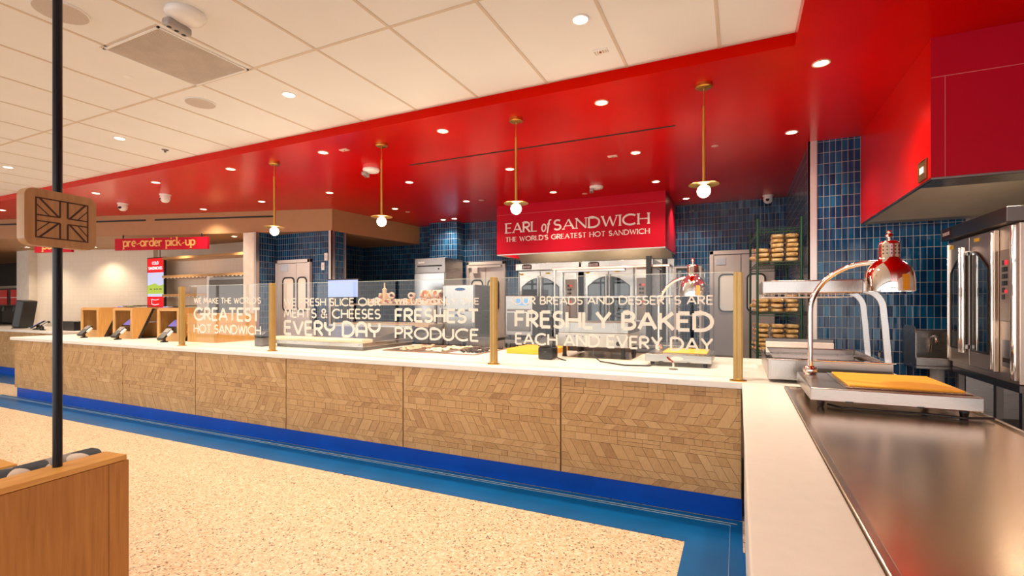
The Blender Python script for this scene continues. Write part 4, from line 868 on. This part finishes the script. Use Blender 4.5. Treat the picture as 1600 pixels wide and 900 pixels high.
for x0, x1, lab in ((-5.46, -4.86, 'printed wrapping paper box under the squeeze bottle'), (-4.75, -4.02, 'printed wrapping paper box under the long paper roll')):
    o = MB().box(x0, x1, 6.12, 6.40, 1.427, 1.50).obj('paper_box', M_paper, None, .004); tag(o, lab, 'box')
def roll(x, y, z, l, r, lab, rz=0):
    t = thing('paper_roll', lab, 'paper roll', (x, y, z), R(rz)); q = 24
    m = MB(); m.M = Matrix.Rotation(R(90), 4, 'Y'); m.lathe([(r * .45, 0), (r, 0), (r, l), (r * .45, l), (r * .45, 0)], n=q); m.obj('paper', M_paper, t, 0, 40); m = MB(); m.M = Matrix.Rotation(R(90), 4, 'Y'); m.lathe([(r * .45, .002), (r * .38, .002), (r * .38, l - .002), (r * .45, l - .002), (r * .45, .002)], n=q); m.obj('core', pm('card_core', (.35, .19, .08), .7), t)
roll(-5.04, 6.2, 1.555, .22, .055, 'printed paper roll lying on the left paper box', -50); roll(-5.30, 6.22, 1.548, .16, .047, 'short printed paper roll on the left paper box', 30)
roll(-4.62, 6.2, 1.55, .2, .05, 'printed paper roll on the left end of the right paper box', -60); roll(-4.46, 6.24, 1.568, .42, .068, 'long printed paper roll on the right paper box', -8)
o = MB().lathe([(.03, 0), (.035, .16), (.012, .18), (.01, .26), (0, .262)], (-5.14, 6.16, 1.50), 16).obj('sauce_bottle', pm('bottle_cream', (.80, .66, .42), .4)); tag(o, 'pale squeeze bottle on the left paper box', 'bottle')
t = thing('order_monitor', 'wide order screen glowing pale blue above the meats wording', 'monitor', (-6.10, 5.9, 1.52)); MB().box(0, .66, 0, .04, 0, .305).obj('case', M_black, t, .004); MB().box(.015, .645, -.003, 0, .012, .285).obj('screen', M_screen, t); MB().box(.28, .38, .04, .1, -.40, .2).obj('arm', M_black, t)
for k, lab in ((0, 'lower stainless heated cabinet behind the produce wording'), (1, 'upper stainless heated cabinet, with a blue badge')):
    t = thing('heated_cabinet', lab, 'cabinet', (-3.90, 5.95, .96 + k * .37), 0, 'stacked heated cabinets'); MB().box(0, .53, .01, .5, 0, .365).obj('shell', M_steel, t, .004); dr = MB().box(.008, .522, -.012, .009, .01, .355).obj('door', M_steelh, t, .004)
    m = MB(); m.py([(.30 + .085 * math.cos(R(a)), .30 + .022 * math.sin(R(a))) for a in range(0, 360, 15)], -.016, -.012); m.obj('badge', pm('badge_blue', (.03, .12, .35), .4), dr); MB().tube([(.05, -.03, .05), (.05, -.03, .20)], .008, 8).obj('handle', M_chrome, dr)
prep_table(-4.0, -3.0, 5.9, 6.55, .955, 'steel prep table under the stacked heated cabinets')
prep_table(-2.9, -.60, 5.95, 6.6, .93, 'long steel pass table in front of the back ovens', None, (.25,))
t = thing('pass_shelf', 'two tier steel pass shelf with warm lamps in front of the back ovens', 'shelf', (-2.25, 6.05, .93))
for z, th in ((.565, .028), (.94, .03)):
    s_ = MB().box(0, 1.50, 0, .36, z, z + th).obj('shelf_plate', M_copper if z > .9 else M_steelh, t, .004)
    if z > .9: MB().box(.06, .95, .05, .13, z - .03, z - .001).obj('strip_heater', M_steelh, s_)
for x in (.02, 1.455):
    for y in (.02, .32): MB().box(x, x + .022, y, y + .022, .0, .94).obj('upright', M_steel, t)
for x, y, lab in ((-.985, 6.0, 'tall black post before the pass shelf'), (-.865, 6.5, 'tall black post behind the pass shelf')):
    t = thing('black_post', lab, 'post', (x, y, .93)); MB().box(-.03, .03, -.03, .03, .0, 1.07).obj('post', M_black, t, .004); MB().box(-.05, .05, -.05, .05, .0, .02).obj('base', M_black, t)
t = thing('sandwich_press', 'small grey touch screen cooker left of the back ovens', 'cooker', (-2.9, 5.98, .932)); MB().box(0, .40, 0, .5, .06, .60).obj('body', M_steel, t, .008); MB().box(.16, .34, -.004, 0, .47, .56).obj('touch_screen', emit('screen_small', (.12, .3, .55), .5), t); MB().box(.03, .37, -.02, 0, .12, .42).obj('door', M_dsteel, t, .004); MB().tube([(.05, -.045, .38), (.35, -.045, .38)], .01, 8).obj('handle', M_chrome, t)
for x in (.04, .36):
    for y in (.05, .45): MB().lathe([(.02, 0), (.02, .06)], (x, y, 0), 12).obj('foot', M_black, t)

# ================================================================== PICK-UP ALCOVE AND LEFT COUNTER
def hang_sign(s1, s0, z0, z1, lab, words, wx0, wx1, base, h):
    p = fp(s1, .02); t = thing('hanging_sign', lab, 'sign', (p[0], p[1], 0), math.atan2(fd.y, fd.x), 'red signs hanging from the tan soffit'); wd = s1 - s0
    MB().box(0, wd, -.025, .025, z0, z1).obj('sign_board', M_hoodred, t, .003)
    words_of(t, M_gold, words, wx0, wx1, base, base + h, lambda x, z, d: (x, -.0255 - d, z), .16, True, .006, gap=.13, space=.36, lower=True)
    for x in (.08 * wd, .93 * wd): MB().box(x - .008, x + .008, -.008, .008, z1, ZF + .01).obj('hanger', M_black, t)
hang_sign(4.235, 2.339, 2.395, 2.61, 'red hanging sign with gold pre-order pick-up wording', 'pre-order pick-up', .18, 1.66, 2.466, .145)
hang_sign(5.99, 5.17, 2.385, 2.61, 'red hanging sign half hidden behind the black pole', 'pay', .18, .52, 2.45, .15)
for k, (x0, x1, z, lab) in enumerate(((-10.98, -7.88, 2.35, 'top wooden shelf in the pick-up alcove'), (-10.98, -7.88, 1.965, 'middle wooden shelf in the pick-up alcove'), (-10.98, -9.3, 1.575, 'short lowest wooden shelf in the pick-up alcove'))):
    t = thing('wall_shelf', lab, 'shelf', (x0, 6.1, z), 0, 'wooden shelves in the pick-up alcove'); MB().box(0, x1 - x0, 0, .405, 0, .05).obj('board', M_shelf, t, .003)
    m = MB()
    for q in range(24):
        if (q + 1) * .12 < x1 - x0: m.box(.05 + q * .12, .11 + q * .12, -.002, .0, -.012 if k else .0, 0)
    m.obj('ticket_clips', M_white, t)
t = thing('menu_screen', 'upright red menu screen on the cream wall beside the shelves', 'screen', (-11.74, 6.22, 1.34)); MB().box(0, .62, 0, .05, 0, 1.09).obj('case', M_black, t, .004)
MB().box(.02, .60, -.003, 0, .76, 1.07).obj('red_banner', emit('menu_red', (.75, .005, .012), .4), t); MB().box(.02, .60, -.003, 0, .24, .76).obj('picture_sky', emit('menu_sky', (.55, .62, .92), .38), t); MB().box(.02, .60, -.003, 0, .02, .24).obj('red_footer', emit('menu_red', (.8, .01, .015), .4), t)
m = MB(); m.py([(.02, .30), (.60, .30), (.60, .50), (.45, .47), (.3, .53), (.15, .5), (.02, .48)], -.006, -.003); m.obj('picture_salad', emit('menu_green', (.42, .60, .08), .35), t)
lumps(MB(), .06, .56, -.006, -.005, .40, 12, .02, 4).obj('picture_filling', pm('menu_brown', (.15, .06, .05), .5), t)
pw = lambda x, z, d: (x, -.0035 - d, z)
words_of(t, emit('menu_white', (.9, .85, .9), .5), 'COLD', .19, .43, .93, 1.0, pw, .2, False, .002); words_of(t, MATS['menu_white'], 'SANDWICHES', .06, .56, .82, .89, pw, .2, False, .002)
m = MB(); ribbon(m, [(.17, .18), (.18, .08), (.3, .06), (.44, .08)], .012, pw, .002); ribbon(m, [(.17, .18), (.3, .165), (.44, .18)], .012, pw, .002); m.obj('footer_mark', MATS['menu_white'], t)
MB().tube([(.42, .03, 1.09), (.42, .03, 1.30)], .008, 8).obj('hanging_cable', M_black, t)
t = thing('pickup_cooler', 'grey steel cooler under the shelves in the pick-up alcove', 'cooler', (-9.22, 5.95, 0)); MB().box(0, 1.18, .02, .55, .1, 1.93).obj('cabinet', steel('cooler_grey', (.45, .45, .45), .35), t, .004); MB().box(.02, .98, 0, .02, .9, 1.88).obj('door', M_dsteel, t); MB().box(1.0, 1.16, 0, .02, 1.0, 1.80).obj('side_notice', M_white, t); MB().box(-.05, 0, .0, .1, 1.0, 1.95).obj('edge_post', M_white, t)
for x in (.05, 1.13): MB().box(x - .03, x + .03, .05, .5, .004, .1).obj('foot', M_black, t)
for x, y, lab in ((-14.1, 5.1, 'added fill downlight in the tan soffit by the far pilaster'), (-12.75, 5.72, 'recessed downlight in the tan soffit washing the cream wall'), (-10.2, 5.85, 'recessed downlight in the tan soffit over the pick-up shelves'), (-8.4, 5.9, 'recessed downlight in the tan soffit by the pilaster')):  # the one by the far pilaster is added to brighten the cream wall
    downlight(x, y, ZF, lab, 'downlights in the tan soffit', power=.55 if x > -12 else .6)
# left counter
t = thing('counter_cabinet', 'parquet clad counter cabinet of the far left counter', 'cabinet', (-13.1 - 3, 4.5, 0)); Bx(0, 4.98, .008, 1.0, .153, .868).obj('carcass', MATS['joint_brass'], t); parquet(.004, 3.0, .155, .866, .008, 5).obj('parquet_panel', M_parq, t); parquet(3.006, 4.97, .155, .866, .008, 8).obj('parquet_panel', M_parq, t); Bx(0, 4.96, .03, .98, .003, .153).obj('kick_base', M_cove, t)
t = thing('countertop', 'white stone worktop of the far left counter', 'countertop', (-16.15, 4.47, .869)); MB().box(0, 5.09, 0, 1.06, 0, .045).obj('slab', M_quartz, t, .006)
t = thing('order_kiosk', 'tall black order kiosk on the far left counter', 'kiosk', (-13.6, 4.8, .914), R(-62)); MB().lathe([(.12, 0), (.12, .02), (.05, .035)], n=24).obj('base', M_black, t)
m = MB(); m.M = Matrix.Rotation(R(-10), 4, 'X'); m.box(-.16, .16, -.03, .13, .03, .60); b = m.obj('kiosk_body', M_black, t, .02); m = MB(); m.M = Matrix.Rotation(R(-10), 4, 'X'); m.box(-.14, .14, -.034, -.03, .07, .52); s_ = m.obj('kiosk_screen', emit('kiosk_grey', (.5, .5, .48), .25), t)
m = MB(); m.M = Matrix.Rotation(R(-10), 4, 'X'); m.box(-.13, .13, -.037, -.034, .30, .46); m.obj('screen_picture', emit('kiosk_green', (.3, .42, .1), .5), s_)
def tilt_pad(x, y, lab, c, s=1):
    t = thing('till_tablet', lab, 'tablet', (x, y, .914), R(-25)); t.scale = (s, s, s); m = MB(); m.M = Matrix.Translation((0, 0, .10)) @ Matrix.Rotation(R(35), 4, 'X'); m.box(-.15, .15, -.12, .12, -.012, .012); m.obj('case', M_black, t, .005)
    m = MB(); m.M = Matrix.Translation((0, 0, .10)) @ Matrix.Rotation(R(35), 4, 'X'); m.box(-.135, .135, -.105, .105, .012, .0145); m.obj('screen', c, t); MB().lathe([(.08, 0), (.08, .015), (.03, .03), (.025, .09)], n=18).obj('stand', M_black, t)
tilt_pad(-12.6, 4.72, 'tilted till tablet with a bright blue screen on the far left counter', emit('pad_blue', (.05, .16, .85), .9)); reader(-12.15, 4.62, 'black card reader on the far left counter', -15)
o = MB().box(-11.75, -11.32, 4.75, 5.1, .915, 1.09).obj('cash_drawer', M_black, None, .006); tag(o, 'low black box on the right end of the far left counter', 'box')
t = thing('drinks_dispenser', 'black drinks dispenser with red panels at the far left', 'drinks dispenser', (-18.6, 5.75, .0)); MB().box(0, 3.0, .1, .9, .004, .9).obj('base_cabinet', M_dark, t); MB().box(0, 3.0, .45, .9, .9, 1.36).obj('black_front', M_black, t); MB().box(0, 3.0, .0, .9, 1.36, 1.82).obj('top_housing', M_black, t, .01); MB().box(-.03, 3.03, -.02, .92, 1.82, 1.88).obj('steel_top', M_steelh, t)
for k in range(5):
    p = MB().box(.06 + k * .6, .46 + k * .6, -.012, 0, 1.40, 1.78).obj('red_panel', pm('panel_red', (.6, .006, .01), .35), t); MB().box(.06 + k * .6, .46 + k * .6, -.015, -.012, 1.575, 1.59).obj('panel_stripe', M_white, p)
    MB().lathe([(.05, 0), (.03, .06), (.02, .12)], (.26 + k * .6, .2, 1.24), 14).obj('nozzle', M_grey, t)
o = MB().px([(5.6, .915), (5.75, .915), (5.75, 1.2), (5.7, 1.2)], -16.1, -15.6).obj('leaflet_stand', M_white); o.location = (.3, -.85, 0); tag(o, 'white leaflet stand at the far left counter', 'stand')

# ================================================================== SEAT AND SIGN POST IN FRONT
TH = R(6.6)
t = thing('banquette_bench', 'oak backed banquette bench below the black sign post', 'bench', (-2.107, 1.038, 0), TH)
MB().box(-.112, .004, -3.0, .012, .0, .829).obj('back_panel', M_oak, t, .002); MB().box(.004, .0065, -.055, .012, .0, .829).obj('corner_batten', M_oak, t); MB().box(-.112, .0055, -3.0, .006, .831, .85).obj('cap_rail', M_oaktop, t, .0015)
def cushion_mat():
    m, t_, b = nodes('cushion_facets'); tc = node(t_, 'ShaderNodeTexCoord'); mp = node(t_, 'ShaderNodeMapping'); mp.inputs['Rotation'].default_value = (0, 0, .7); lk(t_, tc.outputs['Object'], mp.inputs[0]); v = node(t_, 'ShaderNodeTexVoronoi'); v.inputs['Scale'].default_value = 17; lk(t_, mp.outputs[0], v.inputs['Vector'])
    s3 = node(t_, 'ShaderNodeSeparateColor'); lk(t_, v.outputs['Color'], s3.inputs[0]); r_ = ramp(t_, s3.outputs[0], [(0, (.03, .045, .07)), (.30, (.28, .27, .29)), (.48, (.72, .66, .62)), (.68, (.03, .045, .07)), (.84, (.66, .6, .56))]); r_.node.color_ramp.interpolation = 'CONSTANT'; lk(t_, r_, b.inputs['Base Color']); b.inputs['Roughness'].default_value = .6; return m
MB().py([(x, z) for x, z in rr(-.20, -.114, .45, .862, .03)], -3.0, -.002).obj('back_cushion', cushion_mat(), t, .004, 40); MB().box(-.62, -.2, -3.0, -.01, .0, .40).obj('seat_box', M_oak, t); MB().box(-.63, -.2, -3.0, -.01, .402, .47).obj('seat_cushion', pm('seat_navy', (.02, .03, .05), .6), t, .02)
t = thing('sign_post', 'slim black pole with a wooden flag sign, rising from the bench to the ceiling', 'sign post', (-2.163, .862, .85), R(9))
MB().tube([(0, 0, 0), (0, 0, ZC - .85)], .0135, 20).obj('pole', M_blackm, t, 0, 40)
b = MB().px([(y, z) for y, z in rr(-.108, .107, 1.616 - .85, 1.808 - .85, .028)], -.012, .026).obj('sign_board', M_oakv, t, .0015)
m = MB(); fx0, fx1, fz0, fz1 = -.0765, .078, 1.645 - .85, 1.777 - .85
W_, H2 = fx1 - fx0, fz1 - fz0; q = lambda a, c: (fx0 + a * W_, fz1 - c * H2); pf = lambda y, z, d: (.0262 + d, y, z)
for pts, tk in [([(0, 0), (1, 0), (1, 1), (0, 1), (0, 0)], .0042), ([(.444, 0), (.444, .434)], .0055), ([(.593, 0), (.593, .434)], .0055), ([(.444, .587), (.444, 1)], .0055), ([(.593, .587), (.593, 1)], .0055),
                ([(0, .434), (.444, .434)], .0045), ([(.593, .434), (1, .434)], .0045), ([(0, .587), (.444, .587)], .0045), ([(.593, .587), (1, .587)], .0045),
                ([(.06, 0), (.42, .434)], .006), ([(0, .16), (.25, .434)], .003), ([(.95, 0), (.63, .434)], .006), ([(1, .16), (.79, .434)], .003),
                ([(.06, 1), (.42, .587)], .006), ([(0, .86), (.25, .587)], .003), ([(.95, 1), (.63, .587)], .006), ([(1, .86), (.79, .587)], .003)]:
    ribbon(m, [q(*p) for p in pts], tk, pf, .0006)
m.obj('flag_inlay', M_burn, b)
t = thing('dining_table', 'orange wooden table top behind the patterned bench cushion', 'table', (-3.2, .45, 0)); MB().box(-.6, .42, -.5, .525, .71, .74).obj('table_top', M_oaktop, t, .004); MB().lathe([(.28, 0), (.28, .015), (.04, .03), (.035, .70)], (-.1, 0, .0), 28).obj('pedestal', M_blackm, t)

# small fittings in the back kitchen
t = thing('pan_rack', 'pale framed sheet pan rack behind the far heat lamp', 'rack', (-.86, 7.42, 0))
for x in (0, .345):
    for y in (0, .52): MB().box(x, x + .03, y, y + .03, .1, 1.94).obj('upright', M_doorw, t); MB().lathe([(0, 0), (.04, 0), (.04, .07), (.012, .1)], (x + .015, y + .015, .005), 12).obj('castor', M_black, t)
MB().box(0, .375, 0, .55, 1.94, 1.965).obj('top_plate', M_doorw, t)
for k in range(12):
    for x in (.03, .325): MB().box(x, x + .02, .03, .52, .25 + k * .14, .262 + k * .14).obj('runner', M_steel, t)
for k in (3, 7, 9): o = MB().box(-.826, -.53, 7.46, 7.92, .2625 + k * .14, .285 + k * .14).obj('sheet_pan', M_steelh, None, .004); tag(o, f'steel sheet pan on the pale pan rack, {["lowest", "middle", "uppermost"][(3, 7, 9).index(k)]} of the three', 'pan')
for x, z, lab in ((-6.47, 2.0, 'pale switch plate on the nook wall, lower one'), (-6.40, 2.16, 'pale switch plate on the nook wall, upper one')):
    t = thing('switch_plate', lab, 'switch', (x, 6.128, z)); MB().box(0, .07, -.008, 0, 0, .13).obj('plate', M_white, t, .002); MB().box(.022, .048, -.012, -.008, .04, .09).obj('rocker', M_doorw, t)
